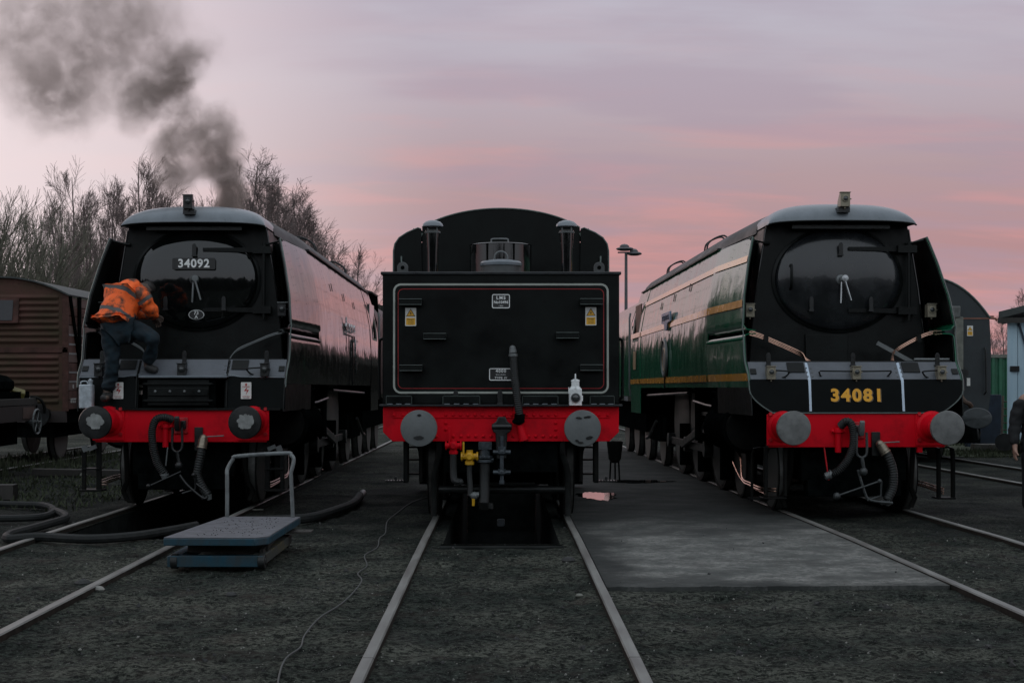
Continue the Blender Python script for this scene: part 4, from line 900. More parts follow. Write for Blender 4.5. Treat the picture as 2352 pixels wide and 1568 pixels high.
def engine_tender(green, E, label):
    R = thing('engine_tender', label, 'tender', E.location, E.rotation_euler, 'tenders behind the streamlined engines')
    b = 'green' if green else 'black'
    m = M(); m.box(-1.28, 1.28, 12.75, 19.0, 1.32, 2.55); m.build('tank', b, R, bevel=.02)
    for s in (-1, 1):
        m = M(); m.sheet([[(s*x, y, z) for y in (12.7, 16, 19)] for x, z in ((1.28, 2.5), (1.30, 2.8), (1.22, 3.05), (1.02, 3.28))]); m.build('coal_rave', b, R, solid=.012)
        for y in (13.8, 15.8, 17.8): wheel(R, s*.70, y, .54, s)
        m = M(); m.box(s*.95-.03, s*.95+.03, 12.9, 18.9, .6, 1.2); m.build('outside_frame', 'soot', R)
        m = M(); m.tube([(s*1.32, 12.72, 1.35), (s*1.34, 12.7, 1.5), (s*1.34, 12.7, 2.9), (s*1.32, 12.72, 3.0)], .02, 6); m.build('grab_rail', 'steel', R)
    if not green:
        m = M(); m.sheet([[(x, y, 3.42+.22*math.cos(x*1.25)) for x in zs(-1.2, 1.2, 10)] for y in (12.7, 14.0)]); m.build('tender_canopy', 'roof', R, solid=.03)
        m = M(); m.prism([(-1.25, 2.5), (1.25, 2.5), (1.2, 3.45), (-1.2, 3.45)], 'y', 13.9, 13.94); m.build('coal_bulkhead', 'soot', R)
    r = random.Random(3); c = M()
    for _ in range(160):
        x, y = r.uniform(-.9, .9), r.uniform(14.1, 18.4); c.ball((x, y, 2.75+.5*(1-abs(x))*r.random()), r.uniform(.05, .13), 5)
    c.build('coal', 'soot', R, kind='stuff', smooth=0)
engine_tender(False, black_engine, 'black tender coupled behind the black streamlined engine')
engine_tender(True, green_engine, 'green tender coupled behind the green streamlined engine')
# ------------------------------------------------------------------ the black tender in the middle
def hazard_sign(R, x, z, y, w=.12, h=.20):
    m = M(); m.prism(rrect(w, h, .006), 'y', -.003, .003); o = m.build('warning_sign', 'sign_white', R, loc=(x, y, z))
    k = w/.12
    m = M(); m.add([(-.052*k, -.0045, .005*k), (.052*k, -.0045, .005*k), (0, -.0045, .09*k)], [(0, 1, 2)]); m.build('triangle_border', 'sign_black', o, smooth=0)
    m = M(); m.add([(-.042*k, -.0058, .011*k), (.042*k, -.0058, .011*k), (0, -.0058, .079*k)], [(0, 1, 2)]); m.build('triangle_field', 'sign_yellow', o, smooth=0)
    m = M(); m.add([(a*k, -.0070, b*k) for a, b in ((.006, .060), (-.010, .035), (-.001, .036), (-.006, .016), (.011, .041), (.002, .040))], [tuple(range(6))]); m.build('flash_mark', 'sign_black', o, smooth=0)
    m = M(); m.add([(-.05*k, -.0045, -.09*k), (.05*k, -.0045, -.09*k), (.05*k, -.0045, -.012*k), (-.05*k, -.0045, -.012*k)], [(0, 1, 2, 3)]); m.build('text_field', 'sign_yellow', o, smooth=0)
    text('sign_lettering', 'Danger', .026*k, 'sign_black', o, (0, -.006, -.028*k), ext=.0005)
    text('sign_lettering', 'Overhead', .016*k, 'sign_black', o, (0, -.006, -.055*k), ext=.0005); text('sign_lettering', 'live wires', .016*k, 'sign_black', o, (0, -.006, -.074*k), ext=.0005)
    return o
def centre_tender():
    R = thing('locomotive_tender', 'black lined tender with red buffer beam, rear facing the camera on the middle track', 'tender', (-.007, 15.09, -.012), (-DROP, 0, 0))
    Y = .55; HW = 1.304; T = 2.752
    m = M(); m.box(-HW, HW, Y, 6.4, 1.295, T-.012); tk = m.build('tank', 'tank', R, bevel=.012)
    m = M(); m.box(-HW-.02, HW+.02, Y-.022, Y+.03, T-.035, T); m.box(-HW-.02, -HW+.02, Y+.03, 6.4, T-.03, T); m.box(HW-.02, HW+.02, Y+.03, 6.4, T-.03, T); m.build('tank_coping', 'black_edge', R, bevel=.008)
    m = M(); frame(m, 2*1.187, 2.623-1.412, .085, .022, 0, (2.623+1.412)/2, Y-.003, Y+.001); m.build('cream_lining', 'cream', R, smooth=0)
    m = M(); frame(m, 2*1.135, 2.566-1.465, .06, .0075, 0, (2.566+1.465)/2, Y-.003, Y+.001); m.build('red_lining', 'redline', R, smooth=0)
    for x, z in ((-.99, 2.413), (.99, 2.416), (-.723, 2.037), (.728, 2.047), (-.984, 1.692), (.99, 1.695)):
        m = M(); m.box(-.125, .125, -.13, 0, .022, .032); m.box(-.125, .125, -.13, -.122, -.032, .022); m.box(-.125, -.117, -.122, 0, -.02, .022); m.box(.117, .125, -.122, 0, -.02, .022)
        o = m.build('foot_step', 'tank', R, bevel=.003, loc=(x, Y, z))
        m = M(); m.tube([(u, -.131, w) for u, w in ((-.124, -.030), (.124, -.030), (.124, .031), (-.124, .031))], .0035, 5, closed=True); m.build('step_edge', 'edge', o)
    # plates
    m = M(); m.prism(rrect(.20, .158, .022), 'y', -.008, 0); o = m.build('builder_plate', 'sign_black', R, loc=(0, Y, 2.427))
    m = M(); frame(m, .196, .154, .02, .0085, 0, 0, -.012, -.004); m.build('plate_border', 'white', o)
    text('plate_lettering', 'LMS', .050, 'white', o, (0, -.010, .036), sp=1.3, bold=.0015); text('plate_lettering', 'No10496', .042, 'white', o, (0, -.010, -.012), bold=.001); text('plate_lettering', '1945', .022, 'white', o, (0, -.010, -.052), sp=1.2)
    m = M(); m.prism(rrect(.262, .138, .02), 'y', -.008, 0); o = m.build('capacity_plate', 'sign_black', R, loc=(0, Y, 1.623))
    m = M(); frame(m, .258, .134, .018, .009, 0, 0, -.012, -.004); m.build('plate_border', 'white', o)
    text('plate_lettering', '4000', .048, 'white', o, (0, -.010, .036), sp=1.25, bold=.001); text('plate_lettering', 'GALLONS.', .020, 'white', o, (0, -.010, -.004), sp=1.3); text('plate_lettering', 'TYPE IV', .034, 'white', o, (0, -.010, -.040), sp=1.2, bold=.0006)
    hazard_sign(R, -.993, 2.255, Y-.004); hazard_sign(R, .990, 2.262, Y-.004)
    m = M(); m.prism(rrect(.085, .085, .02), 'y', Y-.07, Y); m.build('rear_bracket', 'black_edge', R, bevel=.006)
    m = M(); m.prism(rrect(.05, .05, .02), 'y', Y-.014, Y, ); 
    for x in (-.495, -.01): lamp_iron(R, x, Y-.06, 1.30, .15, .055)
    # footplate and folded plates on it
    m = M(); m.box(-1.325, 1.325, .40, Y+.02, 1.272, 1.294); m.build('footplate', 'black_edge', R, bevel=.004)
    for a, b in ((-1.26, -.97), (-.64, -.225), (.23, .63), (.97, 1.245)):
        m = M(); m.box(a, b, Y-.10, Y-.02, 1.295, 1.385); o = m.build('footplate_box', 'tank', R, bevel=.012)
        m = M(); m.tube([(a+.006, Y-.098, 1.297), (a+.006, Y-.098, 1.378), (a+.014, Y-.098, 1.386), (b-.014, Y-.098, 1.386), (b-.006, Y-.098, 1.378), (b-.006, Y-.098, 1.297)], .0035, 5); m.build('box_edge', 'edge', o)
        m = M(); n = max(3, int((b-a)/.09))
        for i in range(n): x = a+(b-a)*(i+.5)/n; m.box(x-.03, x+.03, Y-.125, Y-.10, 1.295, 1.303)
        m.build('hinge_tabs', 'slate_sheen', o, kind='stuff')
    # buffer beam
    m = M(); bp = [(-1.293, 1.27), (-1.293, .99), (-1.19, .888), (1.19, .888), (1.293, .99), (1.293, 1.27)]
    m.prism(bp, 'y', .50, .54); m.build('buffer_beam', 'red', R, bevel=.004)
    m = M(); m.box(-1.19, 1.19, .485, .50, 1.145, 1.215); m.build('beam_angle', 'red', R, bevel=.004)
    rv = M(); rv.lathe([(.021, 0), (.018, .009), (.010, .015), (0, .017)], (0, 0, 0), (0, -1, 0), 8)
    first = None
    pos = [(-.82+.0+i*.0815-.0+.01, 1.172, .485) for i in range(0)]
    pos += [(-.605+.0805*i, 1.178, .485) for i in range(16)] + [(-1.17, 1.178, .485), (-1.07, 1.178, .485), (1.07, 1.178, .485), (1.17, 1.178, .485)]
    pos += [(-.605, z, .50) for z in (1.09, 1.02)] + [(.60, z, .50) for z in (1.09, 1.02, .945)] + [(-.71, .945, .50)]
    pos += [(-.52+.082*i, .945, .50) for i in range(14) if abs(-.52+.082*i-.02) > .10]
    for x, z, y in pos:
        if first is None: first = rv.build('rivet', 'red', R, loc=(x, y, z))
        else: dup(first, R, (x, y, z))
    for x in (-.872, .868):
        z = 1.044; r = .196
        m = M(); m.lathe([(r*.96, -.045), (r, -.035), (r, -.012), (r*.97, 0), (r*.6, .008), (0, .012)], (x, .012, z), (0, -1, 0), 44); h = m.build('buffer_head', 'steel', R)
        rr = random.Random(int(x*100)+900); m = M()
        for cx, cz, a, b in (((.0, -.10, .055, .022), (.005, .14, .022, .012)) if x < 0 else ((-.04, .11, .035, .013), (.05, .12, .040, .014), (.07, -.10, .035, .018), (-.06, -.13, .02, .012), (-.02, -.15, .03, .01))):
            pts = [(x+cx+a*(1+.35*noise.noise(Vector((math.cos(t)*2, math.sin(t)*2, cx*40))))*math.cos(t), z+cz+b*(1+.4*noise.noise(Vector((math.cos(t)*2, 3, math.sin(t)*2+cz*30))))*math.sin(t)+cx*.3*math.cos(t)*a*8) for t in zs(0, 2*PI*.97, 22)]
            m.prism(pts, 'y', -.0015, .006)
        m.build('bare_patch', 'greasy', h, smooth=0)
        m = M(); m.cyl((x, .03, z), (x, .3, z), .09, n=18); m.build('buffer_shank', 'greasy', R)
        m = M(); m.lathe([(.12, .28), (.13, .27), (.13, .22), (.115, .21), (.15, .04), (.18, .02), (.18, 0)], (x, .50, z), (0, -1, 0), 26); m.build('buffer_stock', 'red', R)
    # hook and screw coupling
    m = M(); m.prism([(-.09, 1.0), (-.09, 1.08), (-.05, 1.11), (-.03, 1.16), (.05, 1.16), (.07, 1.11), (.11, 1.08), (.11, 1.0), (.07, .98), (.06, .70), (-.05, .70), (-.06, .98)], 'y', .40, .50); m.cyl((-.10, .42, 1.05), (.12, .42, 1.05), .035, n=12); m.build('coupling_hook', 'greasy', R, bevel=.01)
    for z in (.775, .556):
        m = M(); m.cyl((-.085, .40, z), (.105, .40, z), .024, n=10); m.ball((.01, .40, z), (.05, .045, .042), 10); m.box(-.03, .05, .37, .42, z+.02, z+.06 if z > .6 else z+.035); m.build('coupling_nut', 'blue_steel', R)
    m = M(); m.cyl((.01, .40, .44), (.01, .40, .95), .022, n=10); m.cyl((.01, .40, .43), (.01, .40, .47), .03, n=10); m.build('coupling_screw', 'blue_steel', R)
    # vacuum standpipe and its red socket
    path = [(.205, .42, 1.17), (.185, .40, 1.30), (.15, .41, 1.60), (.132, .44, 1.86)]
    ribbed(path, .043, .022, .06).build('vacuum_hose', 'rubber', R)
    m = M(); m.cyl((.132, .44, 1.84), (.128, .445, 1.90), .045, .038, 14); m.ball((.127, .447, 1.905), .036, 12); m.cyl((.133, .44, 1.82), (.132, .44, 1.845), .05, n=14); m.build('hose_cap', 'steel', R)
    m = M(); m.cyl((.20, .43, 1.10), (.205, .42, 1.19), .058, n=14); m.ball((.19, .43, 1.11), (.07, .05, .04), 10); m.build('hose_joint', 'soot', R)
    m = M(); m.cyl((.19, .46, 1.12), (.255, .47, .90), .028, .055, 14); m.cyl((.15, .46, 1.27), (.17, .46, 1.14), .02, n=8); m.build('drip_trap', 'red', R, bevel=.004)
    # taps and hoses below the beam
    def tap(x, z, m_, name, s):
        mm = M(); mm.cyl((x, .45, z+.07), (x, .45, z-.07), .036*s, n=12); mm.cyl((x-.085*s, .45, z), (x+.085*s, .45, z), .034*s, n=12); mm.ball((x, .44, z), .055*s, 10); mm.cyl((x-.09*s, .45, z), (x-.072*s, .45, z), .05*s, n=8); mm.cyl((x+.072*s, .45, z), (x+.09*s, .45, z), .05*s, n=8); mm.cyl((x, .45, z-.09), (x, .45, z-.05), .048*s, n=10)
        mm.cyl((x, .36, z), (x, .45, z), .03*s, n=10); return mm.build(name, m_, R, bevel=.003)
    tap(-.519, .842, 'red', 'brake_tap', 1.); tap(-.343, .725, 'yellow', 'air_tap', 1.05)
    m = M(); m.box(-.575, -.553, .43, .44, .86, 1.06); m.build('tap_handle', 'red', R, bevel=.003)
    m = M(); m.box(-.418, -.398, .41, .42, .74, .885); m.build('tap_handle', 'yellow', R, bevel=.003)
    m = M(); m.tube(smoothpath([(-.519, .45, .77), (-.52, .45, .60), (-.515, .44, .50), (-.50, .43, .46), (-.46, .43, .45)], 5), .040, 10); m.ball((-.445, .43, .45), .04, 8); m.build('brake_hose', 'rubber', R)
    m = M(); m.tube(smoothpath([(-.343, .45, .65), (-.345, .45, .55), (-.335, .43, .40), (-.335, .42, .30)], 5), .031, 10); m.build('air_hose', 'rubber', R)
    m = M(); m.box(-.245, -.10, .40, .52, .80, .885); m.cyl((-.176, .46, .70), (-.176, .46, .80), .06, n=14); m.cyl((-.176, .46, .705), (-.176, .46, .735), .085, n=8); m.cyl((-.176, .46, .66), (-.176, .46, .69), .09, n=8); m.cyl((-.27, .46, .69), (-.08, .46, .69), .02, n=8); m.build('steam_heat_cock', 'blue_steel', R, bevel=.004)
    m = M(); m.tube(smoothpath([(-.176, .46, .68), (-.178, .46, .5), (-.18, .44, .34), (-.185, .42, .22)], 5), .056, 12); m.build('steam_heat_hose', 'rubber', R)
    m = M(); m.cyl((-.185, .42, .23), (-.19, .42, .15), .066, .05, 12); m.cyl((-.12, .42, .22), (-.12, .42, .16), .04, n=10); m.build('hose_coupling', 'under2', R)
    m = M(); m.ball((-.29, .42, .30), .045, 10); m.cyl((-.34, .42, .31), (-.24, .42, .31), .03, n=10); m.build('valve_body', 'steel', R)
    m = M(); m.box(-.315, -.285, .39, .40, .19, .27); m.build('valve_handle', 'yellow', R, bevel=.003)
    # frames, irons, brake beam, steps, wheels
    m = M(); m.box(-1.22, 1.22, 6.15, 6.4, .04, 1.29); m.box(-.62, .62, .56, 6.3, .55, 1.25); m.box(-1.0, 1.0, .9, 6.3, 1.1, 1.28); m.build('main_frame', 'soot', R)
    for s in (-1, 1):
        m = M(); m.prism([(.56, 1.27), (6.4, 1.27), (6.4, .8), (5.7, .45), (5.1, .75), (4.3, .75), (3.8, .45), (3.2, .75), (2.4, .75), (1.9, .45), (1.3, .75), (.56, .9)], 'x', s*.94-.015, s*.94+.015); m.build('outside_frame', 'under', R)
        for y in (1.6, 3.8, 5.9): wheel(R, s*.70, y, .62, s)
        m = M(); m.tube(smoothpath([(s*.68, .58, .89), (s*.68, .60, .75), (s*.735, .68, .55), (s*.745, .72, .30), (s*.745, .74, .05)], 4), .034, 8, flat=.55); m.build('guard_iron', 'under2', R)
        m = M(); m.box(s*1.06-.025, s*1.06+.025, .70, .95, .42, .90); m.box(s*.90-.02, s*.90+.02, .85, .95, .42, .90)
        for z in (.50, .66, .80): m.box(min(s*.9, s*1.06), max(s*.9, s*1.06), .85, .93, z, z+.018)
        m.build('side_steps', 'under', R, bevel=.005)
        m = M(); m.box(min(s*1.08, s*1.28), max(s*1.08, s*1.28), .60, .78, .435, .452); m.box(s*1.17-.015, s*1.17+.015, .70, .73, .452, .49)
        for k in range(6): x = s*(1.10+.032*k); m.obox((x, .595, .45), (.012, .012, .03), (0, .5, 0))
        m.build('step_tread', 'under2', R, bevel=.003)
        m = M(); m.tube(smoothpath([(s*(HW+.0), .95, 2.02), (s*(HW+.05), .92, 2.02), (s*(HW+.065), .92, 1.95), (s*(HW+.065), .92, 1.45), (s*(HW+.05), .92, 1.36), (s*HW, .95, 1.35)], 4), .017, 8); m.build('grab_rail', 'tank', R)
        m = M(); m.tube(smoothpath([(s*(HW-.02), 5.9, 2.3), (s*(HW+.05), 5.9, 2.28), (s*(HW+.06), 5.9, 2.2), (s*(HW+.06), 5.9, 1.4)], 4), .018, 8); m.build('grab_rail', 'steel', R)
    m = M(); m.cyl((-.70, .95, .33), (.72, .95, .33), .045, n=10); m.cyl((-.15, .80, .41), (.38, .80, .41), .012, n=6); m.build('brake_beam', 'under2', R)
    # on top of the tank
    for x in (-.783, .753):
        m = M(); m.lathe([(.062, 0), (.066, .3), (.082, .52), (.082, .545)], (x, 1.2, T-.02), (0, 0, 1), 20); o = m.build('vent_pipe', 'gloss', R)
        m = M(); m.lathe([(.115, 0), (.122, .008), (.115, .035), (.085, .062), (.04, .078), (0, .08)], (x, 1.2, 3.315), (0, 0, 1), 28); m.build('vent_cap', 'slate_sheen', o)
        m = M()
        for k in range(4): a = PI/4+k*PI/2; m.box(x+.075*math.cos(a)-.008, x+.075*math.cos(a)+.008, 1.2+.075*math.sin(a)-.008, 1.2+.075*math.sin(a)+.008, 3.24, 3.33)
        m.lathe([(.09, 0), (.092, .015), (.085, .02)], (x, 1.2, 3.245), (0, 0, 1), 20); m.build('vent_collar', 'steel', o)
    m = M(); m.lathe([(.376, 0), (.376, .455), (.382, .462), (.37, .47), (0, .475)], (-.005, 2.05, 2.725), (0, 0, 1), 48); o = m.build('water_dome', 'gloss', R)
    m = M(); m.tube(smoothpath([(-.115, 1.95, 3.19), (-.115, 1.95, 3.245), (-.09, 1.95, 3.26), (.06, 1.95, 3.26), (.085, 1.95, 3.245), (.085, 1.95, 3.19)], 3), .010, 6); m.build('dome_handle', 'steel', o)
    m = M(); m.lathe([(.225, 0), (.225, .13)], (.0, 1.15, 2.74), (0, 0, 1), 32); o = m.build('filler_neck', 'steel_dark', R)
    m = M(); m.lathe([(.238, 0), (.24, .03), (.225, .05), (.12, .07), (0, .078)], (.0, 1.15, 2.865), (0, 0, 1), 36); m.build('filler_lid', 'slate_sheen', o)
    m = M(); m.tube(smoothpath([(-.075, 1.05, 2.92), (-.073, 1.05, 2.97), (-.045, 1.05, 3.01), (.0, 1.05, 3.025), (.045, 1.05, 3.01), (.073, 1.05, 2.97), (.075, 1.05, 2.92)], 4), .009, 6); m.build('lid_handle', 'steel', o)
    for x in (-1.09, 1.09):
        m = M(); n = 16; out = [(-.075, -.06), (-.06, .04)] + [(.062*math.cos(t), .075+.062*math.sin(t)) for t in zs(PI*.93, .07*PI, 12)] + [(.06, .04), (.075, -.06)]
        hole = [(.022*math.cos(t), .075+.022*math.sin(t)) for t in zs(0, 2*PI*15/16, 15)]
        m.prism([(x+a, T-.02+b) for a, b in out], 'y', .66, .685); o = m.build('lifting_eye', 'steel_dark', R, bevel=.004)
        q = M(); q.prism([(x+a, T-.02+b) for a, b in hole], 'y', .655, .661); q.build('eye_hole', 'soot', o, smooth=0)
    # the weather cab across the front of the coal space
    Yc = 3.1
    arc = [(1.01*math.sin(a)/math.sin(.95)*1., 3.525+.245*(math.cos(a)-math.cos(.95))/(1-math.cos(.95))) for a in zs(.95, -.95, 28)]
    wing = lambda s: [(s*x, z) for x, z in ((1.02, 3.50), (1.06, 3.515), (1.20, 3.455), (1.30, 3.39), (1.355, 3.31), (1.372, 3.22), (1.375, 2.4))]
    outl = wing(1)[::-1] + arc + wing(-1)
    m = M(); m.prism([(x, z) for x, z in arc] + [(-1.01, 2.4), (1.01, 2.4)], 'y', Yc, Yc+.03); cab = m.build('weather_cab', 'tank', R)
    m = M(); m.sheet([[(x, y, z) for x, z in arc] for y in (Yc+.02, Yc+1.6)]); m.build('cab_roof', 'roof', cab, solid=.02)
    for s in (-1, 1):
        w = wing(s); m = M(); m.prism(w + [(s*1.0, 2.4)], 'y', Yc-.06, Yc-.03); m.sheet([[(x, y, z) for x, z in w] for y in (Yc-.05, Yc+1.5)]); m.build('cab_side_sheet', 'tank', cab, smooth=50)
        m = M(); m.tube([(x, Yc-.062, z) for x, z in w], .011, 6); m.build('edge_bead', 'edge', cab)
        m = M(); m.tube(smoothpath([(s*1.27, Yc-.10, 3.15), (s*1.26, Yc-.12, 3.05), (s*1.20, Yc-.12, 2.93), (s*1.12, Yc-.08, 2.86)], 4), .012, 6); m.build('cab_hand_rail', 'edge', cab)
        m = M(); m.obox((s*1.07, Yc-.02, 3.46), (.14, .02, .05), (0, -s*.5, 0)); m.build('vent_flap', 'edge', cab)
    m = M(); m.tube([(x, Yc-.004, z) for x, z in arc], .012, 6); m.build('edge_bead', 'edge', cab)
    m = M(); m.box(-1.05, 1.05, 2.6, 6.3, 2.6, 2.9); m.box(-1.3, 1.3, Yc+1.6, Yc+1.65, 2.6, 3.5); m.build('coal_space', 'soot', R)
    return R
MT['black_edge'] = mat('edge_black', (.014, .017, .019), .36, var=.4, scale=8, bump=.001, spec=.4)
MT['blue_steel'] = mat('grey_blue_steel', (.055, .068, .078), .38, metal=.4, var=.4, scale=14, bump=.002)
MT['steel_dark'] = mat('grey_iron', (.075, .08, .08), .5, metal=.2, var=.25, scale=8)
centre_tender()
def tail_lamp():
    p = Vector((.805, 15.52, 1.279-.012)); L = thing('tail_lamp', 'small white railway lamp with dark round lens standing on the tender footplate', 'lamp', p)
    m = M(); m.box(-.068, .068, -.06, .07, 0, .185); b = m.build('lamp_body', 'lampwhite', L, bevel=.006)
    m = M(); m.lathe([(.052, -.02), (.052, .022), (.042, .026), (.040, .012)], (0, -.06, .085), (0, -1, 0), 24); m.build('lens_ring', 'lamp_ring_grey', L)
    m = M(); m.lathe([(.041, 0), (.034, .014), (.018, .02), (0, .022)], (0, -.072, .085), (0, -1, 0), 20); m.build('lens', 'lens', L)
    m = M(); m.lathe([(.062, 0), (.050, .02), (.044, .025), (.044, .075), (.048, .078), (.046, .092), (.02, .104), (0, .106)], (0, .0, .185), (0, 0, 1), 20); m.build('lamp_chimney', 'lampwhite', L)
    m = M(); m.box(-.078, -.068, -.07, -.05, .13, .2); m.box(.068, .08, -.05, -.03, .05, .11); m.box(-.006, .006, -.066, -.052, .185, .25); m.build('lamp_catch', 'lampwhite', L)
    m = M(); m.tube(smoothpath([(-.0, -.055, .20), (0, -.06, .28), (0, -.03, .335), (0, .03, .335), (0, .06, .28), (0, .055, .2)], 5), .0065, 6); m.build('lamp_handle', 'lampwhite', L)
MT['lamp_ring_grey'] = mat('ring_grey', (.10, .105, .105), .45, var=.2)
tail_lamp()
def brazier():
    B = thing('metal_bin', 'dark round metal bin on thin legs on the concrete behind the tender', 'bin', (1.80, 22.6, gz(22.6)+.035))
    m = M(); m.lathe([(.05, .30), (.10, .36), (.13, .64), (.135, .645), (.12, .645), (.09, .38), (0, .34)], (0, 0, 0), (0, 0, 1), 20); m.build('bin_body', 'under2', B)
    for k in range(3):
        a = .5+k*2*PI/3; m = M(); m.tube([(.07*math.cos(a), .07*math.sin(a), .38), (.09*math.cos(a), .09*math.sin(a), 0)], .014, 6); m.build('leg', 'under', B)
brazier()
# ------------------------------------------------------------------ brown van and flat wagon on the left
def box_van():
    V = thing('box_van', 'brown goods van with ribbed steel end and planked side behind the black engine', 'goods wagon', (-9.85, 28, gz(28)+.05))
    hw = 1.31; zb, ze = 1.02, 3.30
    def rz(x): return ze + .36*(1-(x/hw)**2)
    pr = [(x, rz(x)) for x in zs(-hw, hw, 16)]
    m = M(); m.prism([(-hw, zb), (hw, zb)] + [(x, z-.02) for x, z in pr[::-1]], 'y', .03, .07); V0 = m.build('end_wall', 'wagon_end', V)
    # pressed ribs, each its own wave in the steel
    m = M(); rows = []
    def band(z0, z1, n):
        rows = []
        for i in range(n*8+1):
            z = z0+(z1-z0)*i/(n*8); y = .03-.055*(.5-.5*math.cos(2*PI*i/8)); rows.append([(-1.15, .03, z), (-1.10, y, z), (1.07, y, z), (1.12, .03, z)])
        mm = M(); mm.sheet(rows); mm.build('pressed_rib_panel', 'wagon_end', V, solid=.004, smooth=60)
    band(1.15, 2.13, 8); band(2.34, 3.32, 8)
    m = M(); m.box(-hw, hw, .0, .03, 2.17, 2.28); m.box(hw-.11, hw+.012, .0, .03, zb, ze+.03); m.box(-hw-.012, -hw+.11, .0, .03, zb, ze+.03); m.build('end_stiffener', 'wagon', V, bevel=.005)
    q = M()
    for z in zs(zb+.06, ze-.05, 26):
        for x in (hw-.03, hw-.09): q.lathe([(.012, 0), (.006, .008), (0, .009)], (x, 0, z), (0, -1, 0), 6)
    for x in zs(-hw+.1, hw-.1, 22): q.lathe([(.012, 0), (.006, .008), (0, .009)], (x, .03, rz(x)-.10), (0, -1, 0), 6)
    q.build('rivets', 'wagon', V, kind='stuff')
    m = M(); m.sheet([[(x*1.035, y, z+.012) for x, z in pr] for y in (-.05, 2.6, 5.4)]); m.build('roof', 'wagon_roof', V, solid=.03)
    # vent hood on the end
    m = M(); m.prism([(-.40, 0), (.02, .0), (.10, .44), (.10, .46), (-.40, .46)], 'x', -.62, .35) if False else m.add([(-.9, .03, 2.75), (.36, .03, 2.75), (.36, -.10, 2.75), (-.9, -.10, 2.75), (-.9, .03, 3.28), (.36, .03, 3.28), (.36, -.02, 3.28), (-.9, -.02, 3.28)], [(0, 1, 2, 3), (4, 5, 6, 7), (0, 1, 5, 4), (1, 2, 6, 5), (2, 3, 7, 6), (3, 0, 4, 7)])
    hood = m.build('end_vent', 'wagon', V, bevel=.005)
    m = M(); m.add([(-.9, -.104, 2.80), (.25, -.104, 2.80), (.25, -.036, 3.20), (-.9, -.036, 3.20)], [(0, 1, 2, 3)]); m.build('dark_board', 'sign_board', hood, solid=.006)
    # side planks
    n = 12; mats = ['wagon', 'wagon', 'wagon2']
    r = random.Random(2)
    for s in (1,):
        for i in range(n):
            z0 = zb+.03+(ze-zb-.06)*i/n; z1 = zb+.03+(ze-zb-.06)*(i+1)/n
            m = M(); o = r.uniform(0, .006); m.box(hw-.03, hw+o, .04, 5.3, z0+.007, z1-.007); m.build('plank', mats[i % 3], V, bevel=.004)
        for i in range(n):
            if i in (7, 6, 5, 3, 2): 
                z1 = zb+.03+(ze-zb-.06)*(i+1)/n; m = M(); m.box(hw+.004, hw+.010, .06, .5+r.random()*.5, z1-.025, z1+.012); m.build('pale_repair', 'putty', V)
    m = M(); m.box(-hw, -hw+.03, .04, 5.3, zb, ze); m.box(-hw, hw, 5.25, 5.3, zb, ze); m.build('far_side', 'wagon', V)
    m = M(); m.box(hw, hw+.05, .62, .75, zb, ze); m.box(hw, hw+.05, 1.95, 2.05, zb, ze); m.build('side_post', 'soot', V, bevel=.005)
    m = M(); m.tube([(hw+.03, .06, ze-.02), (hw+.03, .62, 2.1), (hw+.03, .85, 1.6)], .035, 4); m.build('diagonal_brace', 'soot', V)
    text('wagon_number', 'B773727', .125, 'white', V, (hw+.012, .33, 1.22), (PI/2, 0, PI/2), .001, .8); text('wagon_number', '01', .11, 'white', V, (hw+.012, .33, 1.50), (PI/2, 0, PI/2), .001, .8)
    m = M(); m.box(-1.2, 1.2, .05, 5.2, .78, 1.0); m.box(-1.0, 1.0, .1, 5.1, .5, .8); m.build('underframe', 'soot', V)
    m = M(); m.box(-1.28, 1.28, -.03, .05, .80, 1.02); m.build('headstock', 'wagon_dark', V)
    m = M(); m.box(.15, .70, -.045, 0, 1.06, 1.30); m.build('label_board', 'tube', V)
    for s in (-1, 1):
        for y in (1.1, 4.1): wheel(V, s*.70, y, .47, s)
        m = M(); m.lathe([(.23, 0), (.23, -.03), (.1, -.05), (.09, -.3), (.13, -.5)], (s*.87, -.5, .95), (0, -1, 0), 24); m.build('buffer', 'greasy', V)
MT['wagon2'] = mat('wagon_brown_faded', (.10, .062, .052), .7, scale=5, bump=.004, var=.25)
MT['wagon_dark'] = mat('headstock_brown', (.03, .022, .02), .7, var=.3)
MT['sign_board'] = mat('slate_board', (.030, .031, .034), .5, var=.3, scale=7)
box_van()
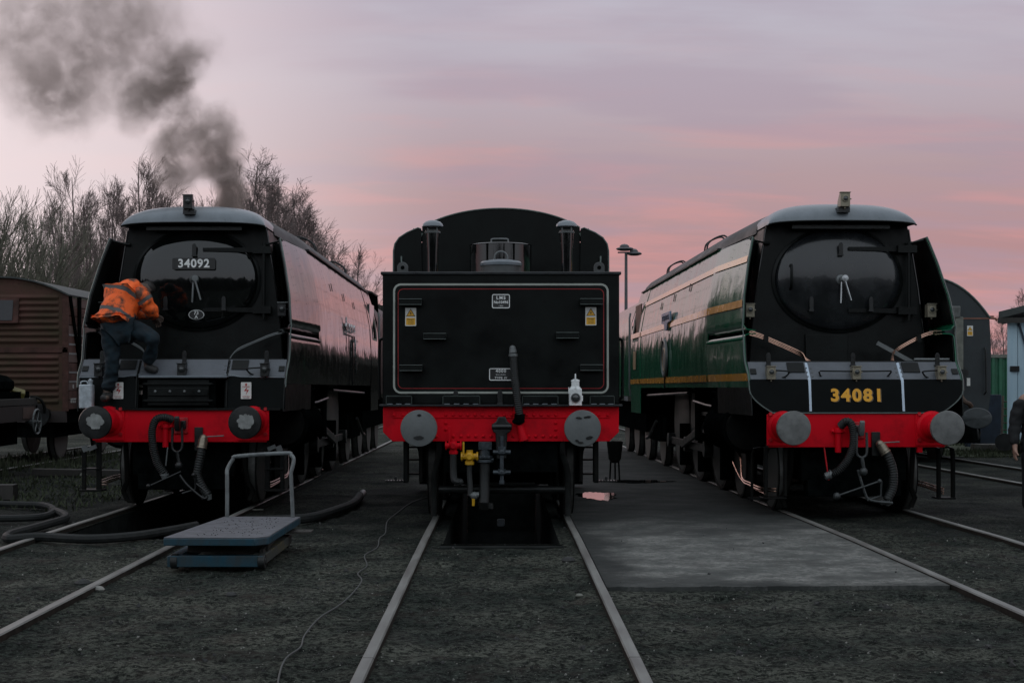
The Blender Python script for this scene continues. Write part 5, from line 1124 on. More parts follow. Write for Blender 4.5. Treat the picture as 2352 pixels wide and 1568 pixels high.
def flat_wagon():
    F = thing('flat_wagon', 'low flat wagon with a spoked handwheel at the left edge', 'goods wagon', (-9.75, 19.5, gz(24)+.05))
    y1 = 6.4
    m = M(); m.box(-1.3, 1.30, 0, y1, 1.16, 1.28); m.build('deck', 'dark_wood', F, bevel=.006)
    m = M(); m.box(1.22, 1.30, 0, y1, .88, 1.15); m.box(-1.3, -1.22, 0, y1, .88, 1.15); m.box(-1.3, 1.3, y1-.1, y1, .88, 1.15); m.build('side_beam', 'wagon_dark', F)
    m = M(); m.box(1.30, 1.308, 5.6, 6.2, .92, 1.12); m.build('red_patch', 'wagon2', F)
    m = M(); m.tube(smoothpath([(1.2, 6.3, 1.30), (1.34, 6.35, 1.27), (1.42, 6.38, 1.15), (1.42, 6.4, 1.0)], 4), .03, 6); m.build('end_hook', 'under', F)
    cx, cy, cz = 1.42, 6.0, .86; m = M()
    ring = [(cx, cy+.22*math.cos(t), cz+.22*math.sin(t)) for t in zs(0, 2*PI*23/24, 23)]; m.tube(ring, .018, 6, closed=True)
    for k in range(6): a = k*PI/3; m.tube([(cx, cy, cz), (cx, cy+.22*math.cos(a), cz+.22*math.sin(a))], .012, 5)
    m.cyl((cx-.2, cy, cz), (cx+.03, cy, cz), .03, n=8); w = m.build('handwheel', 'tube', F); 
    for s in (-1, 1):
        for y in (1.2, 5.2): wheel(F, s*.70, y, .46, s)
    m = M(); m.box(-1.0, 1.0, .2, y1-.2, .45, .9); m.build('underframe', 'soot', F)
    m = M(); m.ball((.9, 5.3, 1.52), (.33, .5, .20), 10); m.box(.4, 1.25, 4.6, 6.1, 1.28, 1.40); m.build('sheeted_load', 'soot', F)
    m = M(); m.obox((1.15, 5.75, 1.36), (.25, .25, .16), (.3, .3, .4)); m.obox((.95, 5.9, 1.34), (.2, .2, .12), (.1, .5, .9)); m.build('yellow_block', mat('dull_yellow', (.12, .105, .02), .6, var=.3), F, bevel=.02)
flat_wagon()
# ------------------------------------------------------------------ right hand side: coach, container, shed, ladder
def coach():
    K = thing('railway_coach', 'dark grey coach end with rounded roof and pale gangway frame at right', 'coach', (8.62, 29, gz(29)+.05-.1))
    hw = 1.36; zb, ze = 1.05, 3.0
    side = [(-hw+.06, zb), (-hw, 1.5), (-hw, 2.4), (-hw+.03, ze)]
    top = [(x, 3.0+.83*(1-abs(x/(hw-.03))**2.35)) for x in zs(-hw+.03, hw-.03, 24)]
    outl = [(-x, z) for x, z in side][:] + []
    P = side + top[1:-1] + [(-x, z) for x, z in side[::-1]]
    m = M(); m.prism(P, 'y', 0, 20); m.build('coach_body', 'coach', K, smooth=40)
    m = M(); m.tube([(x*1.004, -.01, z+.004) for x, z in top], .022, 6); m.build('roof_edge', 'edge', K)
    m = M(); m.tube([(hw-.02, 0, 3.0), (hw+.10, .02, 2.99), (hw+.13, .02, 2.95)], .025, 6); m.box(hw-.03, hw+.06, 0, 20, 3.0, 3.05); m.build('gutter', 'rust', K)
    for s in (-1, 1):
        m = M(); m.box(s*.68-.08, s*.68+.08, -.12, 0, 1.2, 3.02); m.build('gangway_post', 'coach_pale', K, bevel=.01)
        m = M(); m.lathe([(.30, 0), (.30, -.03), (.28, -.045), (0, -.06)], (s*.86, -.62, .98), (0, 1, 0), 36, 1., .70); m.cyl((s*.86, -.6, .98), (s*.86, 0, .98), .09, n=14); m.build('oval_buffer', 'coach_dark', K)
        m = M(); m.tube([(s*1.22, -.02, 2.4), (s*1.22, -.08, 2.35), (s*1.24, -.08, 1.5), (s*1.22, -.02, 1.45)], .016, 6); m.build('end_rail', 'greasy', K)
    m = M(); m.box(-.62, .70, -.14, -.02, 3.0, 3.24); m.build('gangway_head', 'coach_pale2', K, bevel=.02)
    m = M(); m.prism([(-.46, 1.2), (.46, 1.2), (.46, 2.55)] + [(.46*math.cos(t), 2.55+.36*math.sin(t)) for t in zs(.15, PI-.15, 10)] + [(-.46, 2.55)], 'y', -.05, -.004); m.build('gangway_door', 'soot', K)
    m = M(); m.box(.66, hw-.03, -.012, .0, 2.98, 3.005); m.build('end_line', 'rust', K)
    hazard_sign(K, .93, 2.74, -.006, .12, .21)
    m = M(); m.box(.86, .93, -.02, 0, 1.62, 1.78); m.build('destination_card', 'sign_white', K)
    m = M(); m.cyl((.74, -.25, 1.88), (.74, 0, 1.88), .085, n=14); m.box(.62, .8, -.06, 0, 1.76, 2.0); m.build('jumper_box', 'greasy', K)
    m = M(); m.tube(smoothpath([(.72, -.1, 1.40), (.78, -.16, 1.30), (.86, -.16, 1.26), (.92, -.1, 1.2)], 4), .05, 8); m.build('control_pipe', 'rust_dark', K)
    m = M(); m.tube(smoothpath([(.95, -.2, 1.0), (1.0, -.25, .7), (1.02, -.25, .55), (1.06, -.25, .7)], 4), .02, 6); m.build('safety_chain', 'greasy', K)
    m = M(); m.box(-1.15, 1.15, .02, 19.5, .45, 1.05); m.build('underframe', 'soot', K)
    for s in (-1, 1):
        for y in (1.8, 4.4, 15.6, 18.2): wheel(K, s*.70, y, .45, s)
MT['coach_dark'] = mat('buffer_dark', (.035, .042, .044), .5, var=.3, scale=8)
MT['coach_pale2'] = mat('grey_patch', (.10, .105, .10), .65, var=.35, scale=10)
MT['rust_dark'] = mat('rusty_pipe', (.06, .035, .022), .6, var=.4)
coach()
def container():
    C = thing('shipping_container', 'green corrugated container standing behind the dark coach', 'container', (14.2, 40, gz(40)))
    m = M(); rows = []
    xs = []; x = -2.2
    while x < 2.2: xs += [(x, 0), (x+.07, 0), (x+.10, .05), (x+.17, .05)]; x += .20
    m.sheet([[(a, b, z) for a, b in xs] for z in (.1, 2.38)]); m.build('corrugated_side', 'cont_green', C, solid=.01, smooth=0)
    m = M(); m.box(-2.3, 2.3, -.03, .06, 2.38, 2.47); m.build('top_rail', 'coach_pale', C)
    m = M(); m.box(-2.3, 2.3, -.03, .06, 0, .1); m.box(-2.3, -2.2, -.02, .06, .1, 2.38); m.box(2.2, 2.3, -.02, .06, .1, 2.38); m.box(-2.25, 2.25, .07, 2.4, .05, 2.4); m.build('container_body', 'cont_green', C)
container()
p = W(2258, 985, 37); m = M(); m.box(-.45, .45, -.1, .1, 0, 1.36); o = m.build('blue_board', 'navy', loc=(p.x, 37, gz(37)), bevel=.01); tag(o, 'dark blue upright board leaning in front of the green container', 'board')
def ladder():
    p = W(2300, 985, 36); L = thing('ladder', 'brown wooden ladder leaning against the green container', 'ladder', (p.x, 36, gz(36)))
    a = Vector((0, 0, 0)); top = Vector((.22, .5, 1.32)); dx = Vector((.17, 0, 0))
    for k in (0, 1):
        m = M(); m.tube([a+dx*k, top+dx*k], .03, 4); m.build('ladder_rail', 'ladder_wood', L)
    for i in range(7):
        t = .08+i*.135; m = M(); m.tube([a.lerp(top, t), a.lerp(top, t)+dx], .017, 5); m.build('rung', 'ladder_wood', L)
MT['ladder_wood'] = mat('ladder_wood', (.075, .058, .045), .75, var=.3)
ladder()
r = random.Random(8)
for i, (px, py, w, d, lab) in enumerate(((2296, 992, 1.2, 34.5, 'long pale timber baulk lying in front of the green container'), (2308, 999, .7, 34.0, 'short pale timber baulk lying nearer than the long one'), (2260, 1001, .6, 34.2, 'weathered timber piece lying beside the coach buffer'))):
    p = W(px, py, d); m = M(); m.obox((0, 0, .09), (w, .2, .17), (0, .03*i, .1*i)); o = m.build('timber_baulk', 'pale_wood', loc=(p.x, d, gz(d)), bevel=.01); tag(o, lab, 'timber', 'timbers on the grass')
def shed():
    S = thing('blue_shed', 'pale blue planked van body with a dark sloping roof at the right edge', 'shed', (11.42, 32, gz(32)), (0, 0, -.36))
    n = 14
    for i in range(n):
        m = M(); m.box(i*.18+.006, (i+1)*.18-.006, r.uniform(-.006, .006), .04, .38, 3.04); m.build('plank', 'blue_shed', S, bevel=.004)
    m = M(); m.box(0, 2.5, .05, 3.5, .35, 3.05); m.box(-.04, .05, -.03, .06, .35, 3.04); m.build('shed_body', 'blue_shed', S)
    m = M(); m.obox((.50, -.03, 1.95), (.05, .03, 2.3), (0, -.28, 0)); m.build('diagonal_brace', 'navy', S)
    m = M(); m.box(.02, .22, -.05, -.01, 1.9, 2.02); m.build('hasp', 'greasy', S)
    m = M(); m.add([(-.22, -.15, 3.08), (2.6, -.15, 3.78), (2.6, 3.6, 3.78), (-.22, 3.6, 3.08), (-.22, -.15, 3.24), (2.6, -.15, 3.94), (2.6, 3.6, 3.94), (-.22, 3.6, 3.24)], [(0, 1, 2, 3), (4, 5, 6, 7), (0, 1, 5, 4), (1, 2, 6, 5), (2, 3, 7, 6), (3, 0, 4, 7)]); m.build('roof', 'wagon_roof', S, bevel=.01)
    m = M(); m.box(-.24, 2.6, -.19, -.14, 2.98, 3.1); m.build('eaves_board', 'dark_wood', S)
    m = M(); m.cyl((-.1, -.2, .32), (-.1, -.1, .32), .2, n=18); m.build('wheel', 'greasy', S)
shed()
# grass beyond the tracks
def grass(name, x0, x1, y0, y1, n, seed, h=.09):
    rr = random.Random(seed); m = M()
    for _ in range(n):
        x, y = rr.uniform(x0, x1), rr.uniform(y0, y1); z = gz(y)
        if noise.noise(Vector((x*.9, y*.5, seed))) < -.12: continue
        a = rr.uniform(0, PI); w = rr.uniform(.008, .02); k = h*rr.uniform(.4, 1.3); c, s = math.cos(a)*w, math.sin(a)*w; lx, ly = rr.uniform(-.05, .05), rr.uniform(-.05, .05)
        m.add([(x-c, y-s, z), (x+c, y+s, z), (x+lx, y+ly, z+k)], [(0, 1, 2)])
    m.build(name, 'grass', kind='stuff', smooth=0)
def grass_patch(x0, x1, y0, y1):
    m = M(); n = 16; rows = [[(x, y+.4*noise.noise(Vector((x*.7, y, 0))), gz(y)+.014+.03*noise.noise(Vector((x, y, 1)))) for x in zs(x0, x1, n)] for y in zs(y0, y1, 8)]; m.sheet(rows); m.build('grass_verge', 'grass', kind='structure')
grass_patch(9.9, 17, 31.5, 39.5); grass('grass', 9.9, 16, 31, 39, 9000, 4, .12)
grass('grass', -8.6, -4.9, 17.5, 30, 5000, 6, .07); grass('grass', -10.6, -8.3, 24, 33, 2500, 7, .16)
# scraps on the left bank
for k, (px, py, d, sz, lab) in enumerate(((192, 1063, 24.2, .07, 'pale square stone lying beside the front step of the black engine'), (2, 1118, 19.5, .16, 'dark timber block at the left edge above the coiled hose'), (55, 1022, 30, .10, 'round grey stone under the flat wagon'))):
    p = W(px, py, d); m = M(); m.ball((0, 0, sz*.6), (sz, sz, sz*.7), 7) if k != 1 else m.box(-.3, .2, -.1, .1, 0, .2); o = m.build('stone' if k != 1 else 'timber_block', 'coach_pale' if k == 0 else ('dark_wood' if k == 1 else 'ash'), loc=(p.x, d, gz(d))); tag(o, lab, 'stone' if k != 1 else 'timber')
m = M(); m.obox((0, 0, .06), (2.3, .2, .12), (0, .02, .05)); o = m.build('old_sleeper', 'dark_wood', loc=(-6.9, 24.5, gz(24.5)), bevel=.01); tag(o, 'weathered sleeper lying in the grass left of the black engine', 'timber')
# ------------------------------------------------------------------ lamp mast
def mast():
    d = 60; p = W(1438, 700, d); L = thing('lamp_mast', 'slender yard lamp mast with two unlit heads right of the tender', 'lamp post', (p.x, d, gz(d)))
    m = M(); m.tube([(0, 0, 0), (0, 0, 7.25)], [.085, .06], 8); m.build('pole', 'mast_grey', L)
    for x, z, w in ((-.05, 7.40, .42), (.35, 7.20, .36)):
        m = M(); m.ball((x, 0, z), (w*.9, .35, .09), 12); m.ball((x-.02, 0, z+.09), (w*.5, .28, .12), 10); m.build('lamp_head', 'mast_grey', L)
    m = M(); m.box(-.35, .5, -.03, .03, 7.22, 7.28); m.build('bracket', 'mast_grey', L)
MT['mast_grey'] = mat('mast_grey', (.09, .09, .095), .6, var=.2)
mast()
# ------------------------------------------------------------------ bare trees
def limb(m, p, d, L, r, depth, rr, sty, n=3):
    segs = 4 if depth >= 2 else (3 if depth == 1 else 2)
    pts = [p]; rs = [r]; q = p.copy(); dd = d.copy()
    for i in range(segs):
        dd = (dd + Vector((rr.gauss(0, 1), rr.gauss(0, 1), rr.gauss(0, .7)))*sty['wob'] + Vector((0, 0, sty['up'] if depth > 0 else sty['tip']))).normalized()
        q = q + dd*(L/segs); pts.append(q.copy()); rs.append(max(.0055, r*(1-(i+1)/segs*.62)))
    m.tube(pts, rs, n, caps=False)
    if depth == 0: return
    k = sty['kids'][depth]
    for j in range(k):
        t = rr.uniform(.22, 1.0); i = min(segs-1, int(t*segs)); f = t*segs-i; o = pts[i].lerp(pts[i+1], f); rad = rs[i]+(rs[i+1]-rs[i])*f
        ax = Vector((rr.gauss(0, 1), rr.gauss(0, 1), rr.gauss(0, .25))); base = (pts[i+1]-pts[i]).normalized(); ax = (ax-base*ax.dot(base)).normalized()
        a = sty['ang']*rr.uniform(.7, 1.3); nd = (base*math.cos(a)+ax*math.sin(a)).normalized()
        limb(m, o, nd, L*sty['ratio']*rr.uniform(.7, 1.15)*(1.15-.45*t), max(.0065, rad*.55), depth-1, rr, sty, 3)
STY = {
 'birch': dict(wob=.09, up=.13, tip=-.02, kids={1: 9, 2: 9, 3: 0}, ang=.50, ratio=.50),
 'ash': dict(wob=.11, up=.10, tip=.05, kids={1: 9, 2: 9, 3: 0}, ang=.60, ratio=.50),
 'willow': dict(wob=.09, up=.14, tip=.10, kids={1: 13, 2: 9, 3: 0}, ang=.50, ratio=.50),
 'droop': dict(wob=.10, up=.10, tip=-.22, kids={1: 10, 2: 9, 3: 0}, ang=.50, ratio=.50)}
def tree_mesh(seed, h, style):
    rr = random.Random(seed); sty = STY[style]; tr = M(); cr = M()
    if style == 'willow':
        for k in range(7):
            a = k*2*PI/7+rr.uniform(-.3, .3); d = Vector((math.cos(a)*.42, math.sin(a)*.42, 1)).normalized(); tr.tube([Vector((0, 0, 0)), d*h*.22], [.14, .10], 6)
            q = d*h*.22; limb(cr, q, d, h*.62, .09, 2, rr, sty); limb(cr, q, (d+Vector((rr.uniform(-.5, .5), rr.uniform(-.5, .5), 0))).normalized(), h*.58, .08, 2, rr, sty)
            limb(cr, q*.8, (d+Vector((math.cos(a)*.5, math.sin(a)*.5, 0))).normalized(), h*.5, .07, 2, rr, sty)
        return tr, cr
    pts = [Vector((0, 0, 0))]; rs = [h*.0125]; q = Vector((0, 0, 0)); d = Vector((rr.uniform(-.06, .06), rr.uniform(-.06, .06), 1)).normalized(); n = 12
    for i in range(n):
        d = (d+Vector((rr.gauss(0, .06), rr.gauss(0, .06), .08))).normalized(); q = q+d*h/n; pts.append(q.copy()); rs.append(h*.0125*(1-(i+1)/n*.93)+.006)
    tr.tube(pts, rs, 7); top = pts[-1].copy()
    for j in range(28):
        t = .16+.80*(j+rr.random())/28; i = min(n-1, int(t*n)); o = pts[i].lerp(pts[i+1], t*n-i); a = rr.uniform(0, 2*PI)
        el = (.85 if style != 'ash' else .75)+.35*t; dd = Vector((math.cos(a)*math.cos(el), math.sin(a)*math.cos(el), math.sin(el)))
        L = h*(.40 if style == 'ash' else .36)*(1.08-t*.80)*rr.uniform(.75, 1.2); limb(cr, o, dd, L, max(.010, h*.0036*(1.15-t)), 2 if t < .9 else 1, rr, sty)
    for mm in (tr, cr): mm.v = [(x-top.x*z/top.z, y-top.y*z/top.z, z) for x, y, z in mm.v]
    return tr, cr
def make_tree(seed, h, style, m_):
    tr, cr = tree_mesh(seed, h, style); t = thing('bare_tree', 'bare tree', 'tree', (0, 0, 0), group='bare winter trees beyond the yard')
    tr.build('trunk', m_, t, smooth=60); cr.build('crown', m_, t, smooth=0); return t
def copy_tree(t):
    c = t.copy(); COL.objects.link(c)
    for ch in t.children: k = ch.copy(); COL.objects.link(k); k.parent = c
    return c
PRO = {}
def place_tree(kind, px, top, d, label, rotz):
    seed, h, style, m_ = {'b1': (3, 12, 'birch', 'bark'), 'b2': (8, 12, 'birch', 'bark'), 'b3': (15, 12, 'birch', 'bark'), 'd1': (21, 11, 'droop', 'bark'), 'd2': (27, 11, 'droop', 'bark'), 'a1': (33, 11, 'ash', 'bark'), 'w1': (41, 9, 'willow', 'bark_green')}[kind]
    if kind not in PRO: PRO[kind] = make_tree(seed, h, style, m_); t = PRO[kind]
    else: t = copy_tree(PRO[kind])
    mesh_h = max(v.co.z for ch in t.children for v in ch.data.vertices)
    z1 = EYE+(866-top)/3267*d; s = (z1-gz(d))/mesh_h
    t.location = ((px-1152)/3267*d, d, gz(d)); t.scale = (s*1.0, s*1.0, s); t.rotation_euler = (0, 0, rotz); t['label'] = label
    return t
TREES = [
 ('w1', 10, 418, 46, 'spreading greenish leafless willow at the far left behind the brown van'),
 ('w1', -95, 400, 50, 'leafless willow cut by the left edge behind the brown van'),
 ('b1', 165, 360, 62, 'tallest slim bare birch left of the smoke, above the van roof'),
 ('b2', 112, 432, 66, 'low forked bare birch between the willow and the tallest left birch'),
 ('a1', 78, 470, 74, 'thin bare tree just right of the greenish willow'),
 ('b3', 205, 445, 70, 'bare birch immediately right of the tallest left birch'),
 ('b2', 245, 402, 64, 'bare birch with a broad twiggy top above the corner of the van'),
 ('b1', 278, 440, 72, 'dense bare tree over the black engine deflector'),
 ('b3', 318, 330, 64, 'tall bare birch reaching into the smoke left of the black engine cowl'),
 ('a1', 345, 420, 76, 'shorter bare tree beside the tall birch under the smoke'),
 ('b2', 385, 415, 70, 'bare birch veiled by the lower left of the smoke'),
 ('b1', 425, 440, 74, 'bare birch right behind the lamp on the black cowl'),
 ('b3', 470, 430, 70, 'bare birch hidden mostly in the dark smoke above the chimney'),
 ('a1', 515, 420, 76, 'bare tree behind the foot of the smoke column'),
 ('d1', 592, 330, 56, 'tallest drooping bare birch just right of the smoke'),
 ('d2', 640, 370, 60, 'arching bare birch second right of the smoke'),
 ('b2', 560, 420, 72, 'thin bare tree between the smoke and the tallest drooping birch'),
 ('d1', 688, 432, 62, 'drooping bare birch above the middle of the black engine roof'),
 ('d2', 722, 462, 58, 'bare birch with a bent crown where the tree line starts to fall'),
 ('a1', 615, 440, 78, 'faint bare tree seen between the two tallest drooping birches'),
 ('a1', 665, 470, 76, 'faint bare tree behind the falling tree line'),
 ('d1', 752, 540, 64, 'small bare birch near the end of the tree line'),
 ('a1', 776, 582, 70, 'lowest bare bush at the right end of the tree line'),
 ('b2', 345, 375, 68, 'bare birch half veiled by the left side of the smoke'),
 ('b1', 190, 405, 75, 'faint bare birch behind the tallest left birch'),
 ('b3', 262, 385, 70, 'tall slim bare birch between the van corner and the black engine'),
 ('d2', 672, 400, 58, 'arching bare birch third right of the smoke'),
 ('d1', 628, 365, 64, 'fine bare birch just behind the arching one right of the smoke'),
 ('a1', 140, 455, 58, 'twiggy bare bush low behind the brown van roof'),
 ('b1', 225, 470, 57, 'low bare birch behind the near corner of the van roof'),
 ('b2', 300, 470, 60, 'bare bush filling behind the black engine deflector tip'),
 ('d2', 612, 400, 66, 'bare birch crowding behind the tallest drooping birch'),
 ('d1', 655, 440, 54, 'bare birch low over the black engine roof'),
 ('d2', 700, 480, 66, 'faint drooping birch before the tree line falls'),
 ('d1', 735, 510, 56, 'twiggy bare birch on the falling end of the tree line'),
 ('b3', 575, 400, 60, 'bare birch at the right edge of the smoke column'),
 ('a1', 824, 550, 66, 'lone small bare tree standing apart just right of the falling tree line'),
 ('a1', 2300, 712, 80, 'bare tree over the green container between coach and blue shed'),
 ('b2', 2336, 660, 90, 'thin bare tree behind the blue shed roof'),
 ('a1', 2278, 745, 84, 'low bare bush beside the dark coach'),
]
rt = random.Random(12)
for k, px, top, d, lab in TREES: place_tree(k, px, top, d, lab, rt.uniform(0, 6.28))

# hedge far beyond the yard, and the dark wood and sheds behind the photographer that the paintwork reflects
def hedge(name, x0, x1, y, h, depth, seed, step=1.2, prof=None):
    m = M(); rows = []; xs = zs(x0, x1, int((x1-x0)/step)); g = gz(min(y, 140)) if y > 0 else -.05
    top = [h*(.72+.42*noise.noise(Vector((x*.09, seed, 0)))+.20*noise.noise(Vector((x*.45, seed, 5)))+.10*noise.noise(Vector((x*1.6, seed, 9)))) for x in xs]
    if prof: top = [lerp_table(prof, x)*(1+.10*noise.noise(Vector((x*.9, seed, 0)))+.06*noise.noise(Vector((x*3, seed, 4)))) for x in xs]
    for k, (f, o) in enumerate(((0, 0), (.45, .35), (.8, .25), (1, .5), (.8, .8), (0, 1))):
        rows.append([(x+.4*noise.noise(Vector((x, f*3, seed)))*(f > 0), y+depth*o+.6*noise.noise(Vector((x*.6, f*4, seed+2))), g-.2+t*f) for x, t in zip(xs, top)])
    m.sheet(rows); return m.build(name, 'hedge', kind='stuff', smooth=0)
MT['hedge'] = mat('dark_thicket', (.020, .020, .017), .95, var=.4, scale=.8, bump=.1, bscale=4, spec=.1)
hedge('far_thicket', -70, 90, 105, 4.2, 8, 1)
hedge('near_thicket', -9, 14, 65, 1, 5, 6, .5, prof=[(-9, 6.2), (-6.6, 5.9), (-5, 5.3), (-1, 3.7), (1, 3.3), (5, 4.2), (8, 4.6), (14, 4.8)])
hedge('dark_woods', -70, 70, -22, 9.0, 10, 4)
# ------------------------------------------------------------------ people
def skin(name, J, E, m_, parent, lv=2, root=None, label=None, wr=0.):
    names = list(J); idx = {n: i for i, n in enumerate(names)}
    me = bpy.data.meshes.new(name); me.from_pydata([J[n][0] for n in names], [(idx[a], idx[b]) for a, b in E], [])
    o = bpy.data.objects.new(name, me); COL.objects.link(o)
    md = o.modifiers.new('skin', 'SKIN'); md.use_smooth_shade = True; md.branch_smoothing = .6
    if not me.skin_vertices: me.skin_vertices.new()
    for n in names:
        r = J[n][1]; v = me.skin_vertices[0].data[idx[n]]; v.radius = (r, r) if isinstance(r, (int, float)) else r; v.use_root = (n == root or (root is None and n == names[0]))
    sb = o.modifiers.new('sub', 'SUBSURF'); sb.levels = lv; sb.render_levels = lv
    dg = bpy.context.evaluated_depsgraph_get(); dg.update(); ne = bpy.data.meshes.new_from_object(o.evaluated_get(dg)); o.modifiers.clear(); o.data = ne
    bpy.data.meshes.remove(me)
    if wr:      # cloth folds
        import hashlib
        for v in ne.vertices:
            p = v.co; n = v.normal; q = 1-abs(noise.noise(Vector((p.x*5+p.z*4, p.y*5, p.z*9-p.x*3))))*2; v.co = p+n*(wr*(q-.45)+wr*.5*noise.noise(p*16))
    ne.materials.clear(); ne.materials.append(MT[m_] if isinstance(m_, str) else m_); ne.shade_smooth()
    o.parent = parent
    if label: o['label'] = label
    return o
def hivis(name, axis, o, bands, w):
    m = mat(name, (1.0, .145, .018), .7, scale=7, bump=.010, bscale=11, col2=(.10, .040, .022), ramp=(.46, .60)); nt = m.node_tree; N = nt.nodes; L = nt.links; b = N['Principled BSDF']
    src = b.inputs['Base Color'].links[0].from_socket
    tc = N.new('ShaderNodeTexCoord'); sub = N.new('ShaderNodeVectorMath'); sub.operation = 'SUBTRACT'; sub.inputs[1].default_value = o; L.new(tc.outputs['Object'], sub.inputs[0])
    dt = N.new('ShaderNodeVectorMath'); dt.operation = 'DOT_PRODUCT'; dt.inputs[1].default_value = Vector(axis).normalized(); L.new(sub.outputs[0], dt.inputs[0])
    n2 = N.new('ShaderNodeTexNoise'); n2.inputs['Scale'].default_value = 9; L.new(tc.outputs['Object'], n2.inputs['Vector']); wob = N.new('ShaderNodeMath'); wob.operation = 'MULTIPLY_ADD'; wob.inputs[1].default_value = .03; L.new(n2.outputs[0], wob.inputs[0]); L.new(dt.outputs['Value'], wob.inputs[2])
    for c in bands:
        s = N.new('ShaderNodeMath'); s.operation = 'SUBTRACT'; s.inputs[1].default_value = c+.015; L.new(wob.outputs[0], s.inputs[0])
        a = N.new('ShaderNodeMath'); a.operation = 'ABSOLUTE'; L.new(s.outputs[0], a.inputs[0]); lt = N.new('ShaderNodeMath'); lt.operation = 'LESS_THAN'; lt.inputs[1].default_value = w; L.new(a.outputs[0], lt.inputs[0])
        mx = N.new('ShaderNodeMix'); mx.data_type = 'RGBA'; L.new(lt.outputs[0], mx.inputs[0]); L.new(src, mx.inputs[6]); mx.inputs[7].default_value = (.085, .085, .082, 1); src = mx.outputs[2]
    L.new(src, b.inputs['Base Color']); return m
def worker():
    base = W(250, 915, 17.05); P = thing('person', 'worker in dirty orange hi-vis jacket and dark jeans bent forward on the black engine front', 'person', base)
    def w(px, py, d): return tuple(W(px, py, d)-base)
    J = {'pelvis': (w(276, 748, 17.02), .125), 'waist': (w(280, 722, 17.05), .13), 'chest': (w(288, 690, 17.12), .145), 'upper': (w(304, 664, 17.25), .12), 'neck': (w(322, 656, 17.38), .058), 'head0': (w(334, 660, 17.46), .09), 'head1': (w(343, 674, 17.50), .085),
         'hipL': (w(252, 766, 17.0), .105), 'kneeL': (w(258, 832, 17.0), .072), 'ankL': (w(245, 896, 17.06), .052), 'footL': (w(247, 912, 17.0), .042), 'toeL': (w(240, 914, 16.90), .038),
         'hipR': (w(302, 760, 17.08), .105), 'kneeR': (w(352, 776, 17.02), .078), 'ankR': (w(337, 832, 17.2), .052), 'footR': (w(340, 848, 17.2), .042), 'toeR': (w(360, 851, 17.22), .036),
         'shL': (w(282, 672, 17.38), .075), 'elL': (w(318, 718, 17.52), .052), 'haL': (w(352, 722, 17.62), .036),
         'shR': (w(322, 672, 17.14), .078), 'elR': (w(345, 706, 17.16), .055), 'wrR': (w(356, 730, 17.3), .038)}
    E = [('pelvis', 'waist'), ('waist', 'chest'), ('chest', 'upper'), ('upper', 'neck'), ('neck', 'head0'), ('head0', 'head1'), ('pelvis', 'hipL'), ('hipL', 'kneeL'), ('kneeL', 'ankL'), ('ankL', 'footL'), ('footL', 'toeL'), ('pelvis', 'hipR'), ('hipR', 'kneeR'), ('kneeR', 'ankR'), ('ankR', 'footR'), ('footR', 'toeR'), ('upper', 'shL'), ('shL', 'elL'), ('elL', 'haL'), ('upper', 'shR'), ('shR', 'elR'), ('elR', 'wrR')]
    def hand(n, wr, d, side):
        wr = Vector(wr); d = Vector(d).normalized(); s = d.cross(Vector((0, 1, .2))).normalized(); u = s.cross(d)
        J[n+'p'] = (tuple(wr+d*.06), .030); E.append((side, n+'p'))
        for k, (o, L) in enumerate(((-.030, .055), (-.010, .062), (.010, .058), (.028, .045))):
            a = wr+d*.085+s*o; J[f'{n}{k}a'] = (tuple(a), .0105); J[f'{n}{k}b'] = (tuple(a+d*L*.6-u*.012), .0095); J[f'{n}{k}c'] = (tuple(a+d*L-u*.035), .0085); E.extend([(n+'p', f'{n}{k}a'), (f'{n}{k}a', f'{n}{k}b'), (f'{n}{k}b', f'{n}{k}c')])
        J[n+'ta'] = (tuple(wr+d*.05-s*.040), .012); J[n+'tb'] = (tuple(wr+d*.085-s*.052-u*.015), .010); E.extend([(n+'p', n+'ta'), (n+'ta', n+'tb')])
    hand('r', J['wrR'][0], Vector(w(366, 748, 17.42))-Vector(w(356, 730, 17.3)), 'wrR'); hand('l', J['haL'][0], (.6, .5, -.4), 'haL')
    skin('body', J, E, 'glove', P, 1, 'pelvis')
    # trousers
    T = {'p': (w(276, 750, 17.04), .165), 'lh': (w(252, 768, 17.0), .128), 'lt': (w(257, 802, 16.99), .105), 'lk': (w(260, 834, 16.99), .090), 'ls': (w(254, 868, 17.02), .080), 'la': (w(247, 898, 17.05), .082),
         'rh': (w(306, 757, 17.06), .125), 'rt': (w(334, 766, 17.02), .108), 'rk': (w(353, 778, 17.0), .095), 'rs': (w(347, 806, 17.1), .082), 'ra': (w(340, 834, 17.18), .076)}
    skin('trousers', T, [('p', 'lh'), ('lh', 'lt'), ('lt', 'lk'), ('lk', 'ls'), ('ls', 'la'), ('p', 'rh'), ('rh', 'rt'), ('rt', 'rk'), ('rk', 'rs'), ('rs', 'ra')], 'jeans', P, 3, 'p', wr=.022)
    a0 = Vector(w(262, 736, 17.0)); ax = Vector(w(306, 655, 17.2))-a0
    hv = hivis('hivis_orange', ax, a0, [.07, .345], .022); hv2 = hivis('hivis_sleeve', Vector(w(345, 706, 17.16))-Vector(w(318, 668, 17.12)), Vector(w(318, 668, 17.12)), [.13], .022)
    B = {'hem': (w(268, 742, 17.02), .205), 'h2': (w(266, 728, 17.02), .208), 'mid': (w(271, 706, 17.06), .205), 'ch': (w(284, 682, 17.14), .190), 'sh': (w(304, 664, 17.26), .150), 'nk': (w(322, 658, 17.36), .085)}
    skin('jacket', B, [('hem', 'h2'), ('h2', 'mid'), ('mid', 'ch'), ('ch', 'sh'), ('sh', 'nk')], hv, P, 3, 'mid', wr=.030)
